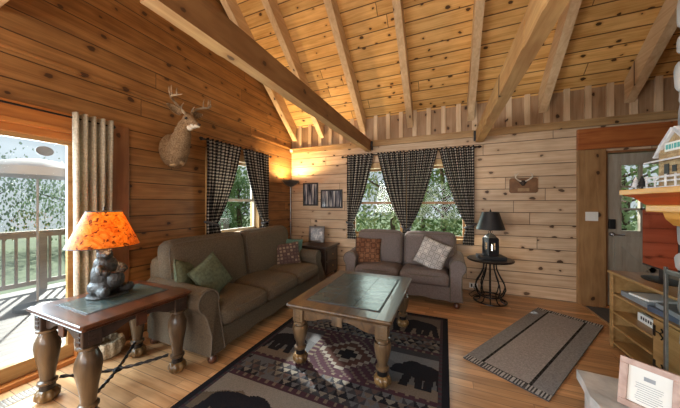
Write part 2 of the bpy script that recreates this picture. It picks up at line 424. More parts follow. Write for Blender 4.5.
def board_grey():
    t = NT('photo_print'); tcx = t.new('ShaderNodeTexCoord')
    n = t.noise(tcx.outputs['Object'], 16, 5, dist=1.0); t.fin(t.ramp(n, (.38, (.02, .022, .03)), (.5, (.09, .085, .09)), (.64, (.34, .28, .26))), .2)
    t = NT('forest_print'); q = t.xyz(); n = t.noise(t.comb(t.math('MULTIPLY', q[0], 26), q[1], t.math('MULTIPLY', q[2], 2)), 1.0, 3)
    t.fin(t.ramp(n, (.42, (.02, .022, .03)), (.52, (.14, .14, .17)), (.64, (.55, .52, .48))), .15)
board_grey()

def grid_mesh(name, nu, nv, fn, colfn=None, uvfn=None, mat=None, parent=None, smooth=True, world=True):
    vs = [fn(i / nu, j / nv) for j in range(nv + 1) for i in range(nu + 1)]
    fs = [(j * (nu + 1) + i, j * (nu + 1) + i + 1, (j + 1) * (nu + 1) + i + 1, (j + 1) * (nu + 1) + i) for j in range(nv) for i in range(nu)]
    me = bpy.data.meshes.new(name); me.from_pydata(vs, [], fs)
    if uvfn:
        uv = me.uv_layers.new(name='UVMap')
        for l in me.loops:
            i = l.vertex_index % (nu + 1); j = l.vertex_index // (nu + 1); uv.data[l.index].uv = uvfn(i / nu, j / nv)
    if colfn:
        ca = me.color_attributes.new('Col', 'FLOAT_COLOR', 'CORNER')
        for p in me.polygons:
            i = p.index % nu; j = p.index // nu; c = colfn((i + .5) / nu, (j + .5) / nv)
            for li in p.loop_indices: ca.data[li].color = (*c, 1)
    if smooth:
        for p in me.polygons: p.use_smooth = True
    return link_mesh(name, me, mat, parent, smooth, world)

XL, YB, YF, XR = -2.95, 4.42, -3.4, 3.0
RZ0, SL, RY = 2.92, .85, .6           # ceiling height at back wall, slope, ridge position
RZ = RZ0 + SL * (YB - RY)
def zc(y): return RZ0 + SL * (YB - y) if y > RY else RZ - SL * (RY - y)

# ------------------------------------------------------------------ the room shell
struct('floor', MB().box(XL - .2, YF - .2, -.12, XR + .2, YB + .2, 0), 'floor_oak')
def wall_boxes(mb, axis, a0, a1, lo, hi, z0, z1, holes):
    # wall spanning lo..hi along the free axis with rectangular holes (h0,h1,hz0,hz1)
    cuts = sorted(set([lo, hi] + [h[0] for h in holes] + [h[1] for h in holes]))
    for c0, c1 in zip(cuts, cuts[1:]):
        m = (c0 + c1) / 2; hs = sorted([h for h in holes if h[0] < m < h[1]], key=lambda h: h[2]); z = z0
        for h in hs + [(0, 0, z1, z1)]:
            if h[2] > z + 1e-4:
                if axis == 'x': mb.box(a0, c0, z, a1, c1, h[2])
                else: mb.box(c0, a0, z, c1, a1, h[2])
            z = h[3]
    return mb
ZP = 2.36
wl_mb = wall_boxes(MB(), 'x', XL - .18, XL, YF - .18, YB + .18, 0, 2.4, [(-1.25, 1.17, 0, 1.985), (2.45, 3.42, .92, 2.04)])
wl_mb.prism([(YF - .18, 2.4), (YB + .18, 2.4), (YB + .18, zc(YB) + .02), (RY, RZ + .15), (YF - .18, zc(YF))], 'x', XL - .18, XL)
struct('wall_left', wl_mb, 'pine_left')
wb_mb = wall_boxes(MB(), 'y', YB, YB + .18, XL, XR + .18, 0, 2.42, [(-1.62, .32, .78, 2.02), (1.93, 2.9, 0, 2.06)])
wall_back = struct('wall_back', wb_mb, 'pine_back')
bb = MB(); bb.box(XL, YB + .02, 2.42, XR + .18, YB + .18, 3.05); x = XL
while x < XR:
    bb.box(x + .006, YB - .002, 2.49, x + .219, YB + .03, 3.0, .003); x += .225
obj('upright_board', bb, 'pine_batten', wall_back)
bb = MB(); x = XL + .19
while x < XR:
    bb.box(x, YB - .034, 2.49, x + .07, YB - .002, 2.97, .004); x += .225
obj('batten', bb, 'batten_wood', wall_back)
struct('wall_right', MB().box(XR, YF - .18, 0, XR + .18, YB, 2.4).prism([(YF - .18, 2.4), (YB + .18, 2.4), (YB + .18, zc(YB)), (RY, RZ + .15), (YF - .18, zc(YF))], 'x', XR, XR + .18), 'pine_left')
wf_mb = wall_boxes(MB(), 'y', YF - .18, YF, XL, XR, 0, zc(YF) + .1, [(-2.1, 2.5, .4, 2.3)])
struct('wall_front', wf_mb, 'pine_back')
cm = MB().prism([(YB + .62, zc(YB + .62)), (RY, RZ), (RY, RZ + .12), (YB + .62, zc(YB + .62) + .12)], 'x', XL, XR)  # overhang past the back wall added to keep the sun off the mat
cm.prism([(RY, RZ), (YF - .18, zc(YF - .18)), (YF - .18, zc(YF - .18) + .12), (RY, RZ + .12)], 'x', XL, XR)
struct('ceiling', cm, 'pine_ceiling')
# horizontal boards at the plate, door casing boards
struct('trim_1', MB().box(XL, YB - .045, 2.40, XR, YB, 2.49, .006).box(XL, YB - .06, 2.475, XR, YB, 2.50, .004), 'trim_wood', label='long pine plate board above the back wall logs')
struct('trim_2', MB().box(XL, YF, 2.49, XL + .022, YB - .07, 2.515, .004), 'pine_left', label='thin ledge moulding along the left wall')
struct('trim_3', MB().box(1.66, YB - .05, 0, 1.95, YB, 2.085, .008), 'post_wood', label='wide brown post board beside the entry door')
struct('trim_4', MB().box(1.66, YB - .05, 2.09, 2.98, YB, 2.37, .008), 'trim_red', label='red-brown header board over the entry door')
struct('trim_5', MB().box(XL, 1.31, 0, XL + .04, 1.49, 2.12, .008), 'post_dark', label='dark upright board between curtain and left wall')
struct('trim_6', MB().box(XL, -1.5, 1.99, XL + .035, 1.24, 2.12, .006).box(XL, -1.5, 1.955, XL + .05, 1.24, 1.99, .004), 'door_orange', label='orange head casing above the sliding glass door')
# sliding door
sd = struct('door_1', MB().box(XL - .16, -1.25, .0, XL + .005, -1.17, 1.985).box(XL - .16, 1.115, 0, XL + .005, 1.17, 1.985).box(XL - .16, -1.25, 1.90, XL + .005, 1.17, 1.985).box(XL - .16, -1.25, 0, XL + .02, 1.17, .035), 'door_orange', label='sliding glass patio door in the left wall')
for (a, b, xx) in ((-1.16, 0.02, -.12), (-.06, 1.115, -.06)):
    f = MB(); f.box(XL + xx - .02, a, .04, XL + xx + .02, b, .15, .004).box(XL + xx - .02, a, 1.865, XL + xx + .02, b, 1.905, .004)
    f.box(XL + xx - .02, a, .15, XL + xx + .02, a + .05, 1.865, .004).box(XL + xx - .02, b - .04, .15, XL + xx + .02, b, 1.865, .004)
    fr = obj('door_panel', f, 'stand_pine', sd)
    obj('pane', MB().box(XL + xx - .003, a + .05, .15, XL + xx + .003, b - .04, 1.865), 'pane_hazy', fr)
st = MB()
st.lathe([(0.001, 0), (.052, 0), (.052, .003), (.001, .003)], n=18, M=Matrix.Translation((XL - .052, .945, 1.79)) @ Matrix.Diagonal((1, 1, .75, 1)) @ Euler((0, R(90), 0)).to_matrix().to_4x4())
obj('oval_sticker', st, 'case_grey', sd)
# windows
def window(nm, axis, s0, s1, z0, z1, mull, midz, label):
    def bx(mb, a0, a1, q0, q1, d0, d1, b=.004):
        if axis == 'x': mb.box(XL + d0, a0, q0, XL + d1, a1, q1, b)
        else: mb.box(a0, YB - d0, q0, a1, YB - d1, q1, b)
    f = MB(); w = .07
    bx(f, s0 - .07, s0 + .02, z0 - .07, z1 + .08, -.17, .022); bx(f, s1 - .02, s1 + .07, z0 - .07, z1 + .08, -.17, .022)
    bx(f, s0 - .07, s1 + .07, z1 - .02, z1 + .08, -.17, .024)
    bx(f, s0 - .09, s1 + .09, z0 - .05, z0 + .02, -.17, .05)
    for m in mull: bx(f, m - .05, m + .05, z0, z1, -.17, .018)
    win = struct(nm, f, 'window_pine', label=label)
    ed = [s0 + .02] + [m + d for m in mull for d in (-.05, .05)] + [s1 - .02]
    for a, b in zip(ed[::2], ed[1::2]):
        for (q0, q1, dd) in ((z0 + .02, midz + .02, -.07), (midz - .02, z1 - .02, -.115)):
            g = MB(); k = .04
            bx(g, a, a + k, q0, q1, dd - .018, dd + .018); bx(g, b - k, b, q0, q1, dd - .018, dd + .018)
            bx(g, a, b, q0, q0 + k, dd - .017, dd + .017); bx(g, a, b, q1 - k, q1, dd - .017, dd + .017)
            sa = obj('sash', g, 'post_wood' if axis == 'y' else 'window_white', win)
            p = MB(); bx(p, a + k, b - k, q0 + k, q1 - k, dd - .003, dd + .003, 0); obj('pane', p, 'pane_clear', sa)
window('window_1', 'x', 2.45, 3.42, .92, 2.04, [], 1.42, 'double-hung window in the left wall')
window('window_2', 'y', -1.62, .32, .78, 2.02, [-.64], 1.38, 'twin double-hung window in the back wall')
# entry door
dm = MB(); dm.box(1.935, YB - .02, 0, 1.975, YB + .14, 2.06, .004).box(2.86, YB - .02, 0, 2.9, YB + .14, 2.06, .004).box(1.935, YB - .02, 2.03, 2.9, YB + .14, 2.06, .004)
d2 = struct('door_2', dm, 'post_dark', label='weathered grey entry door with a nine-light window and cross-buck panel')
lf = MB(); x0, x1 = 1.98, 2.855; y0, y1 = YB + .03, YB + .075
gx0, gx1, gz0, gz1 = 2.12, 2.72, 1.0, 1.88
lf.box(x0, y0, .01, gx0, y1, 2.02, .003).box(gx1, y0, .01, x1, y1, 2.02, .003).box(gx0, y0, gz1, gx1, y1, 2.02, .003).box(gx0, y0, .01, gx1, y1, gz0, .003)
leaf = obj('door_leaf', lf, 'door_grey', d2)
bkx = MB(); yy = y0 - .016
bkx.box(x0 + .08, yy, .12, x1 - .08, y0 + .002, .19).box(x0 + .08, yy, .86, x1 - .08, y0 + .002, .93).box(x0 + .08, yy, .19, x0 + .15, y0 + .002, .86).box(x1 - .15, yy, .19, x1 - .08, y0 + .002, .86)
for sg in (-1, 1):
    L = math.hypot(.58, .67); Mx = Matrix.Translation(((x0 + x1) / 2, y0 - .006, .525)) @ Matrix.Rotation(sg * math.atan2(.67, .58), 4, 'Y')
    bkx.box(-L / 2, -.008, -.03, L / 2, .008, .03, 0, Mx)
obj('cross_buck_panel', bkx, 'door_grey', leaf)
mu = MB()
for k in range(4):
    a = gx0 + (gx1 - gx0) * k / 3; mu.box(a - .012, y0 - .005, gz0, a + .012, y1, gz1); b = gz0 + (gz1 - gz0) * k / 3; mu.box(gx0, y0 - .005, b - .012, gx1, y1, b + .012)
obj('window_grille', mu, 'door_grey', leaf)
obj('pane', MB().box(gx0, y0 + .02, gz0, gx1, y0 + .025, gz1), 'pane_clear', leaf)
hd = MB(); hd.box(2.0, y0 - .03, 1.03, 2.065, y0, 1.16, .008); obj('keypad_lock', hd, 'black_matte', leaf)
hd = MB(); hd.lathe([(.001, 0), (.028, 0), (.028, .015), (.001, .015)], M=Matrix.Translation((2.035, y0, .96)) @ Matrix.Rotation(R(90), 4, 'X')); hd.tube([(2.035, y0 - .01, .96), (2.035, y0 - .045, .96), (2.14, y0 - .05, .955)], .009); obj('door_handle', hd, 'steel', leaf, True)
struct('trim_7', MB().box(1.93, YB - .06, 0, 2.9, YB + .16, .018, .004), 'post_dark', label='door threshold')

# ------------------------------------------------------------------ roof timbers
def wavy_beam(xa, xb, z0, z1, ya, yb, seed):
    random.seed(seed); n = 90; mb = MB(); vs = []; wob = 0
    for i in range(n + 1):
        y = ya + (yb - ya) * i / n
        if i % 4 == 0: wob = random.uniform(-.014, .006)
        vs += [(xa - wob * .9 - .004, y, z0 + .004), (xb + .004 * noise.noise((y * 3, seed, 0)), y, z0), (xb, y, z1), (xa, y, z1)]
    fs = [(0, 1, 2, 3), (4 * n + 3, 4 * n + 2, 4 * n + 1, 4 * n)]
    for i in range(n):
        for k in range(4):
            fs.append((4 * i + k, 4 * i + (k + 1) % 4, 4 * i + 4 + (k + 1) % 4, 4 * i + 4 + k))
    return mb.add(vs, fs)
wood('beam_side_shaded', (.34, .165, .06), (.19, .08, .025), K, 'y', 'z', None, knots=.35, grain=12, blotch=.6, rough=.6)  # shade on the beam's sides put into a darker colour
tb = [(-1.325, -1.225, 'rough hewn tie beam running over the long sofa to the left of the back window'), (.44, .535, 'pale yellow tie beam meeting the back wall at the right end of the window curtains')]
for i, (a, b, lab) in enumerate(tb):
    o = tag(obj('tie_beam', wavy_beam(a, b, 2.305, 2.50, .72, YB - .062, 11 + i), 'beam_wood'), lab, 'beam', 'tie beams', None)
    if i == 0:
        o.data.materials.append(M['beam_side_shaded'])
        for p in o.data.polygons: p.material_index = 0 if p.normal.z < -.5 else 1  # underside kept paler: daylight from below painted as colour
    # black hanger at the wall end
    hx = b + .004 if i == 0 else a - .004
    hb = MB(); hb.box(hx, YB - .10, 2.33, hx + (.03 if i == 0 else -.03), YB - .061, 2.48, .003)
    obj('beam_hanger', hb, 'black_matte', o)
tag(obj('loft_beam', MB().box(XL, .50, 2.745, XR, .70, 3.0, .008), 'rafter_wood'), 'light timber crossing the top left corner of the picture', 'beam')
rl = ['rafter tight against the left gable wall', 'second rafter from the left gable wall, behind the tie beam', 'rafter ending above the left window curtain', 'rafter ending above the centre window curtains',
      'nearly upright rafter just left of the pale tie beam', 'whitish rafter just right of the pale tie beam', 'rafter nearest the stone chimney']
for i, rx in enumerate([-2.90, -2.28, -1.43, -.59, .32, 1.23, 2.13]):
    dpt = .26
    y1 = YB - .03; zb = 2.655
    yt = RY + .02 if i < 5 else 2.04
    poly = [(y1, zb), (y1, zc(y1) - .002), (yt, zc(yt) - .002), (yt, zb + SL * (y1 - yt))]
    tag(obj('rafter', MB().prism(poly, 'x', rx, rx + .095), 'rafter_wood'), rl[i], 'rafter', 'roof rafters')
o = tag(obj('corner_sensor', MB().box(XL + .01, YB - .085, 2.425, XL + .06, YB - .048, 2.48, .006), 'white_plastic'), 'small white sensor box at the top of the corner', 'sensor')

# ------------------------------------------------------------------ outside
struct('ground', MB().box(-30, -25, -.75, 30, 40, -.7), 'grass_ground')
struct('deck', MB().box(-6.6, -6, -.16, XL - .2, 6.2, -.1), 'deck_wood')
def railing(pts, lab):
    t = thing('deck_railing', lab, 'railing', (pts[0][0], pts[0][1], -.1))
    (ax, ay), (bx_, by) = pts; L = math.hypot(bx_ - ax, by - ay); ang = math.atan2(by - ay, bx_ - ax)
    Mx = Matrix.Translation((ax, ay, -.1)) @ Matrix.Rotation(ang, 4, 'Z')
    obj('top_rail', MB().box(0, -.05, .97, L, .05, 1.01, .004, Mx).box(0, -.02, .9, L, .02, .97, 0, Mx), 'rail_wood', t)
    obj('bottom_rail', MB().box(0, -.02, .1, L, .02, .17, 0, Mx), 'rail_wood', t)
    n = max(1, int(L / 1.8))
    for i in range(n + 1):
        xx = .06 + (L - .12) * i / n; obj('post', MB().box(xx - .045, -.045, 0, xx + .045, .045, .97, 0, Mx), 'rail_wood', t)
    b = MB(); xx = .2
    while xx < L - .1: b.box(xx - .015, -.015, .17, xx + .015, .015, .9, 0, Mx); xx += .125
    o = obj('baluster', b, 'rail_wood', t); o['kind'] = 'stuff'
railing([(-6.4, -4), (-6.4, 6.0)], 'pale wooden deck railing beyond the sliding door and left window')
# patio umbrella
t = thing('patio_umbrella', 'white patio umbrella outside the sliding glass door', 'umbrella', (-5.3, 1.60, -.1))
cv = MB(); prof = [(.02, 2.12), (.15, 2.10), (.30, 2.06), (.42, 2.0), (.46, 1.97), (.45, 1.86)]
cv.lathe([(r, z - 0.02) for r, z in prof], (-5.3, 1.60, -.1), 32, lambda a, i, z: 1 + .05 * math.cos(8 * a) * (i / 5), cap=False)
obj('canopy', cv, 'umbrella_cloth', t, True)
obj('pole', MB().tube([(-5.3, 1.6, -.1), (-5.3, 1.6, 2.0)], .013), 'umbrella_cloth', t, True)
obj('base', MB().lathe([(.22, 0), (.22, .05), (.05, .09), (.001, .09)], (-5.3, 1.6, -.1)), 'black_matte', t, True)
# green deck chair seen through the left window
t = thing('deck_chair', 'green slatted deck chair outside the left window', 'chair', (-4.3, 4.25, -.1), R(-70))
a = MB()
for k in range(5): a.box(-.25 + k * .105, .18, .35, -.16 + k * .105, .21, 1.05, .004, Matrix.Rotation(R(-12), 4, 'X'))
obj('backrest', a, 'chair_green', t, world=False)
obj('seat', MB().box(-.27, -.3, .34, .27, .25, .37, .004), 'chair_green', t, world=False)
for sx in (-.31, .25):
    obj('arm', MB().box(sx - .02, -.35, .56, sx + .08, .3, .585, .004), 'chair_green', t, world=False)
    for sy in (-.3, .2): obj('leg', MB().box(sx, sy, 0, sx + .05, sy + .05, .56, .003), 'chair_green', t, world=False)
# trees
def tree(x, y, h, r, seed, leafm, lab, n=2600, trunk=.11, low=1.2):
    random.seed(seed); t = thing('tree', lab, 'tree', (x, y, -.7), 0, 'trees outside the windows')
    tr = MB(); tr.tube([(x, y, -.7), (x + .1, y, h * .3), (x - .05, y + .1, h * .6), (x, y, h * .9)], [trunk, trunk * .8, trunk * .5, .02])
    for k in range(7):
        a = random.uniform(0, 6.28); z = random.uniform(h * .2, h * .75); L = r * random.uniform(.5, .9)
        tr.tube([(x, y, z), (x + L * .5 * math.cos(a), y + L * .5 * math.sin(a), z + .3), (x + L * math.cos(a), y + L * math.sin(a), z + .7)], [.04, .03, .01], 5)
    obj('trunk', tr, 'bark', t, True)
    m = MB()
    cl = [(random.uniform(-r, r) * .7, random.uniform(-r, r) * .7, random.uniform(low, h)) for _ in range(26)]
    for i in range(n):
        c = random.choice(cl); s = .5 * r * .8
        p = Vector((x + c[0] + random.gauss(0, s * .5), y + c[1] + random.gauss(0, s * .5), c[2] + random.gauss(0, s * .45)))
        if p.z < -.6: continue
        q = random.uniform(.05, .1); Mx = Matrix.Translation(p) @ Euler((random.uniform(0, 6.3), random.uniform(0, 6.3), 0)).to_matrix().to_4x4()
        m.add([(-q, 0, 0), (0, -q * .5, .01), (q, 0, 0), (0, q * .5, .01)], [(0, 1, 2, 3)], Mx)
    obj('foliage', m, leafm, t)
sp = [(-3.4, 9.2, 4.6, 1.6, 'leaf', 'broad leafy tree seen at the left side of the back window'), (-1.6, 8.0, 4.2, 1.4, 'leaf_pale', 'pale green tree seen between the left and centre curtains'),
      (-.1, 9.4, 4.8, 1.6, 'leaf', 'darker tree seen behind the centre curtains'), (.9, 7.8, 4.0, 1.3, 'leaf_pale', 'pale green tree seen between the centre and right curtains'),
      (3.0, 9.4, 4.6, 1.2, 'leaf_pale', 'leafy tree seen through the entry door window'), (-1.0, 12.5, 6, 2.2, 'leaf', 'tall tree farthest behind the back window'),
      (4.6, 9.6, 5, 1.8, 'leaf_pale', 'pale tree seen at the right of the entry door window'),
      (-9.5, 9.0, 3.0, 2.0, 'leaf_pale', 'low leafy tree seen through the left window'), (-7.6, 7.6, 2.4, 1.2, 'leaf', 'small bushy tree beside the deck beyond the left window'),
      (-16, 3.2, 2.8, 2.4, 'leaf', 'hazy tree beyond the deck, seen in the middle of the sliding door'), (-17, 6.4, 2.6, 2.4, 'leaf_pale', 'hazy tree beyond the deck, at the right of the sliding door'),
      (-15.5, .6, 2.6, 2.2, 'leaf', 'hazy tree beyond the deck, at the left edge of the picture')]
for i, (x, y, h, r, lm, lab) in enumerate(sp): tree(x, y, h, r, 40 + i, lm, lab, n=2200, low=.2)

# ------------------------------------------------------------------ curtains
def curtain(name, axis, s_out, s_in, z1, z0, tie_z, tie_w, lab, off=.07, pleats=9, mat='gingham', fab=1.1, flare=.16, amp=.026, group='checked curtain panels', tie=True, base=None, lean=0):
    # s_out: the straight side, s_in: the inner top corner; gathered at tie_z towards s_out
    sg = 1 if s_in > s_out else -1; Wd = abs(s_in - s_out); b = base if base is not None else s_out
    def wd(z):
        if tie is False: return Wd
        if z > tie_z:
            k = min(1, (z1 - z) / (z1 - tie_z)); return Wd + (tie_w - Wd) * (.7 * k + .3 * k * k * k)
        k = (tie_z - z) / max(.01, tie_z - z0); return tie_w + (flare - tie_w) * math.sin(k * PI / 2)
    def f(u, v):
        z = z1 + (z0 - z1) * v; w = wd(z); s = s_out + sg * w * u
        if lean: k = min(1, (z1 - z) / (z1 - tie_z)); s += lean * (.7 * k + .3 * k * k * k)
        g = 1 if tie is False else (.55 + .45 * min(1, w / Wd * 1.6))
        o = off + amp * g * math.sin(2 * PI * pleats * u + .6 * math.sin(5 * v)) + .35 * amp * math.sin(2 * PI * pleats * 2.3 * u + 2 * v)
        if v < .02: z += .006 * math.sin(2 * PI * pleats * u)
        return (XL + o, s, z) if axis == 'x' else (s, YB - o, z)
    nu, nv = pleats * 10, 44; fab = Wd * 1.25
    g = grid_mesh(name, nu, nv, f, None, lambda u, v: (u * fab, v * (z1 - z0)), mat)
    md = g.modifiers.new('thick', 'SOLIDIFY'); md.thickness = .004
    tag(g, lab, 'curtain', group)
    if tie:
        c = s_out + sg * tie_w / 2 + (lean or 0); e = MB(); pts = []
        for k in range(16):
            a = 2 * PI * k / 16; s = c + (tie_w / 2 + .02) * math.cos(a); o = off + (.045) * math.sin(a); z = tie_z + .03 * math.cos(a) * -sg
            pts.append((XL + o, s, z) if axis == 'x' else (s, YB - o, z))
        e.tube(pts, .016, 6, closed=True); t = obj('tieback', e, 'mat_dark', g, True)
    return g
def rod(axis, a, b, z, off, lab, r=.011):
    t = thing('curtain_rod', lab, 'curtain rod', (XL + off, a, z) if axis == 'x' else (a, YB - off, z))
    P = lambda s, o=off, dz=0: (XL + o, s, z + dz) if axis == 'x' else (s, YB - o, z + dz)
    obj('rod', MB().tube([P(a), P(b)], r), 'black_iron', t, True)
    for e, d in ((a, -1), (b, 1)):
        obj('finial', MB().tube([P(e), P(e + d * .02), P(e + d * .04), P(e + d * .055)], [.012, .022, .018, .004]), 'black_iron', t, True)
    for e in (a + .03, b - .03): obj('bracket', MB().tube([P(e, off - .01), P(e, .002)], .008), 'black_iron', t, True)
ZC = 2.235
rod('y', -1.74, .46, ZC, .085, 'black curtain rod over the twin back window')
curtain('checked_curtain', 'y', -1.67, -1.16, ZC + .02, .72, 1.0, .10, 'checked curtain tied back at the left side of the back window', .085, 8, fab=.95)
curtain('checked_curtain', 'y', -1.10, -.605, ZC + .02, .74, .95, .05, 'left of the two checked curtains gathered at the middle of the back window', .085, 9, fab=1.0, flare=.1, lean=.44, tie=True)
curtain('checked_curtain', 'y', -.10, -.595, ZC + .02, .74, .95, .05, 'right of the two checked curtains gathered at the middle of the back window', .10, 9, fab=1.0, flare=.1, lean=-.44, tie=True)
curtain('checked_curtain', 'y', .415, -.09, ZC + .02, .72, 1.02, .11, 'checked curtain tied back at the right side of the back window near the lantern lamp', .085, 8, fab=.95)
rod('x', 2.28, 3.60, 2.20, .085, 'black curtain rod over the left wall window')
curtain('checked_curtain', 'x', 2.33, 2.95, 2.22, .86, 1.10, .17, 'checked curtain on the left wall window, on the side nearer the deer head', .085, 9, fab=1.15, flare=.24)
curtain('checked_curtain', 'x', 3.55, 2.97, 2.22, .86, 1.06, .12, 'checked curtain on the left wall window, on the side nearer the corner', .085, 9, fab=1.1, flare=.16)
rod('x', -1.3, 1.29, 2.075, .11, 'thin dark curtain rod above the sliding glass door', .008)
def gf(u, v):
    s = 1.065 + .235 * u + .03 * (1 - v) * (u - .5); z = 2.12 - 1.98 * v
    return (XL + .11 + .04 * math.sin(2 * PI * 4.5 * u) + .006 * math.sin(9 * u + 6 * v), s, z)
g = grid_mesh('linen_curtain', 70, 40, gf, None, lambda u, v: (u, v), 'linen'); g.modifiers.new('thick', 'SOLIDIFY').thickness = .005
tag(g, 'plain beige grommet curtain bunched at the right of the sliding glass door', 'curtain')

# ------------------------------------------------------------------ sofas
def sofa(name, lab, cat, Wd, D, n_seat, n_back, fab, loc, rz, backh=.93, seat_z=.43):
    t = thing(name, lab, cat, loc, rz); aw = .15; inner = Wd - 2 * aw
    def P(nm, mb, m=fab, par=t, auto=None): return obj(nm, mb, m, par, True, world=False, auto=auto or 50)
    # frame with skirt rail, arched lower front edge
    fr = MB(); fr.box(-Wd / 2 + .03, -D + .06, .10, Wd / 2 - .03, -.04, .27, .02)
    n = 24; pl = [(-inner / 2 - .02, .27), (inner / 2 + .02, .27)]
    for i in range(n + 1):
        u = 1 - 2 * i / n; pl.append((u * (inner / 2 + .02), .075 + .035 * (1 - abs(u) ** 3) + .008 * math.cos(u * 14)))
    fr.prism(pl, 'y', -D + .03, -D + .07); P('base', fr, auto=30)
    # rolled arms
    for sg in (-1, 1):
        m = MB(); xi = sg * inner / 2; prof = [(xi, .09), (xi, .50)]
        cx = xi + sg * (.095); cz = .525; rr = .105
        for k in range(17):
            a = PI * (1.03) - k * PI * 1.32 / 16
            prof.append((cx + sg * rr * math.cos(a), cz + rr * math.sin(a)))
        prof += [(xi + sg * (aw - .005), .40), (xi + sg * (aw - .012), .25), (xi + sg * aw, .09)]
        rec = lambda pz: .085 * min(1, max(0, (pz - .24) / .22)) ** 1.5
        ys = [(-D, .0, .92), (-D + .012, 0, 1.0), (-D + .3, .0, 1.0), (-D * .45, .015, 1.0), (-.12, .03, 1.0)]
        N = len(prof); vs = []; cxm = xi + sg * .09; 
        for (yy, up, s_) in ys:
            for (px, pz) in prof: vs.append((cxm + (px - cxm) * s_, yy + (rec(pz) if yy < -D + .1 else 0), .4 + (pz - .4) * s_ + (up if pz > .3 else 0)))
        fs = [tuple(range(N)), tuple((len(ys) - 1) * N + k for k in range(N - 1, -1, -1))]
        for i in range(len(ys) - 1):
            for k in range(N): fs.append((i * N + k, i * N + (k + 1) % N, (i + 1) * N + (k + 1) % N, (i + 1) * N + k))
        m.add(vs, fs); arm = P('arm', m, auto=40)
        pp = [(cxm + (px - cxm) * .96, -D - .002 + rec(pz), .4 + (pz - .4) * .96) for (px, pz) in prof]
        P('piping', MB().tube(pp, .007, 6, closed=True), 'piping_fabric', arm)
    # back frame and back cushions
    wf_ = Wd - .10; bf = MB(); bf.puff((0, -.115, .48), (wf_ / 2, .10, .36), .07, 0); P('back_frame', bf)
    wf_ = Wd - .10; wb = wf_ / n_back
    for i in range(n_back):
        c = -wf_ / 2 + wb * (i + .5); m = MB()
        Mx = Matrix.Translation((c, -.245, .665)) @ Matrix.Rotation(R(-9), 4, 'X')
        m.puff((0, 0, 0), (wb / 2 - .004, .105, backh - .67), .085, .02, 12, Mx, front=.045)
        cu = P('back_cushion', m, auto=70)
        pts = []; hw, hh = wb / 2 - .03, backh - .70
        for k in range(40):
            a = 2 * PI * k / 40; ca, sa = math.cos(a), math.sin(a); ex = .22
            pts.append(tuple(Mx @ Vector((hw * math.copysign(abs(ca) ** ex, ca), -.088, hh * math.copysign(abs(sa) ** ex, sa)))))
        P('piping', MB().tube(pts, .006, 6, closed=True), 'piping_fabric', cu)
    ws = inner / n_seat
    for i in range(n_seat):
        c = -inner / 2 + ws * (i + .5); m = MB(); d0 = D - .30
        m.puff((c, -D + .01 + d0 / 2, .345), (ws / 2 - .003, d0 / 2, .085), .055, .035, 12, None, front=.03)
        cu = P('seat_cushion', m, auto=70)
        P('piping', MB().tube([(c - ws / 2 + .02, -D + .03, .395), (c - ws / 4, -D + .002, .40), (c, -D - .008, .402), (c + ws / 4, -D + .002, .40), (c + ws / 2 - .02, -D + .03, .395)], .006, 6), 'piping_fabric', cu)
    for sx in (-1, 1):
        for yy in (-D + .06, -.10):
            P('foot', MB().lathe([(.022, 0), (.036, .012), (.04, .035), (.03, .055), (.026, .065), (.036, .08), (.038, .10)], (sx * (Wd / 2 - .07), yy, 0), 14), 'walnut')
    return t
sofa('sofa', 'long brown rolled-arm sofa with three seat cushions along the left wall', 'sofa', 2.10, .94, 3, 2, 'sofa_fabric', (-2.72, 2.535, 0), R(90), 1.0)
sofa('loveseat', 'grey-brown two-seat loveseat in front of the back window', 'loveseat', 1.62, .76, 2, 2, 'loveseat_fabric', (-.60, 4.29, 0), 0, .93)

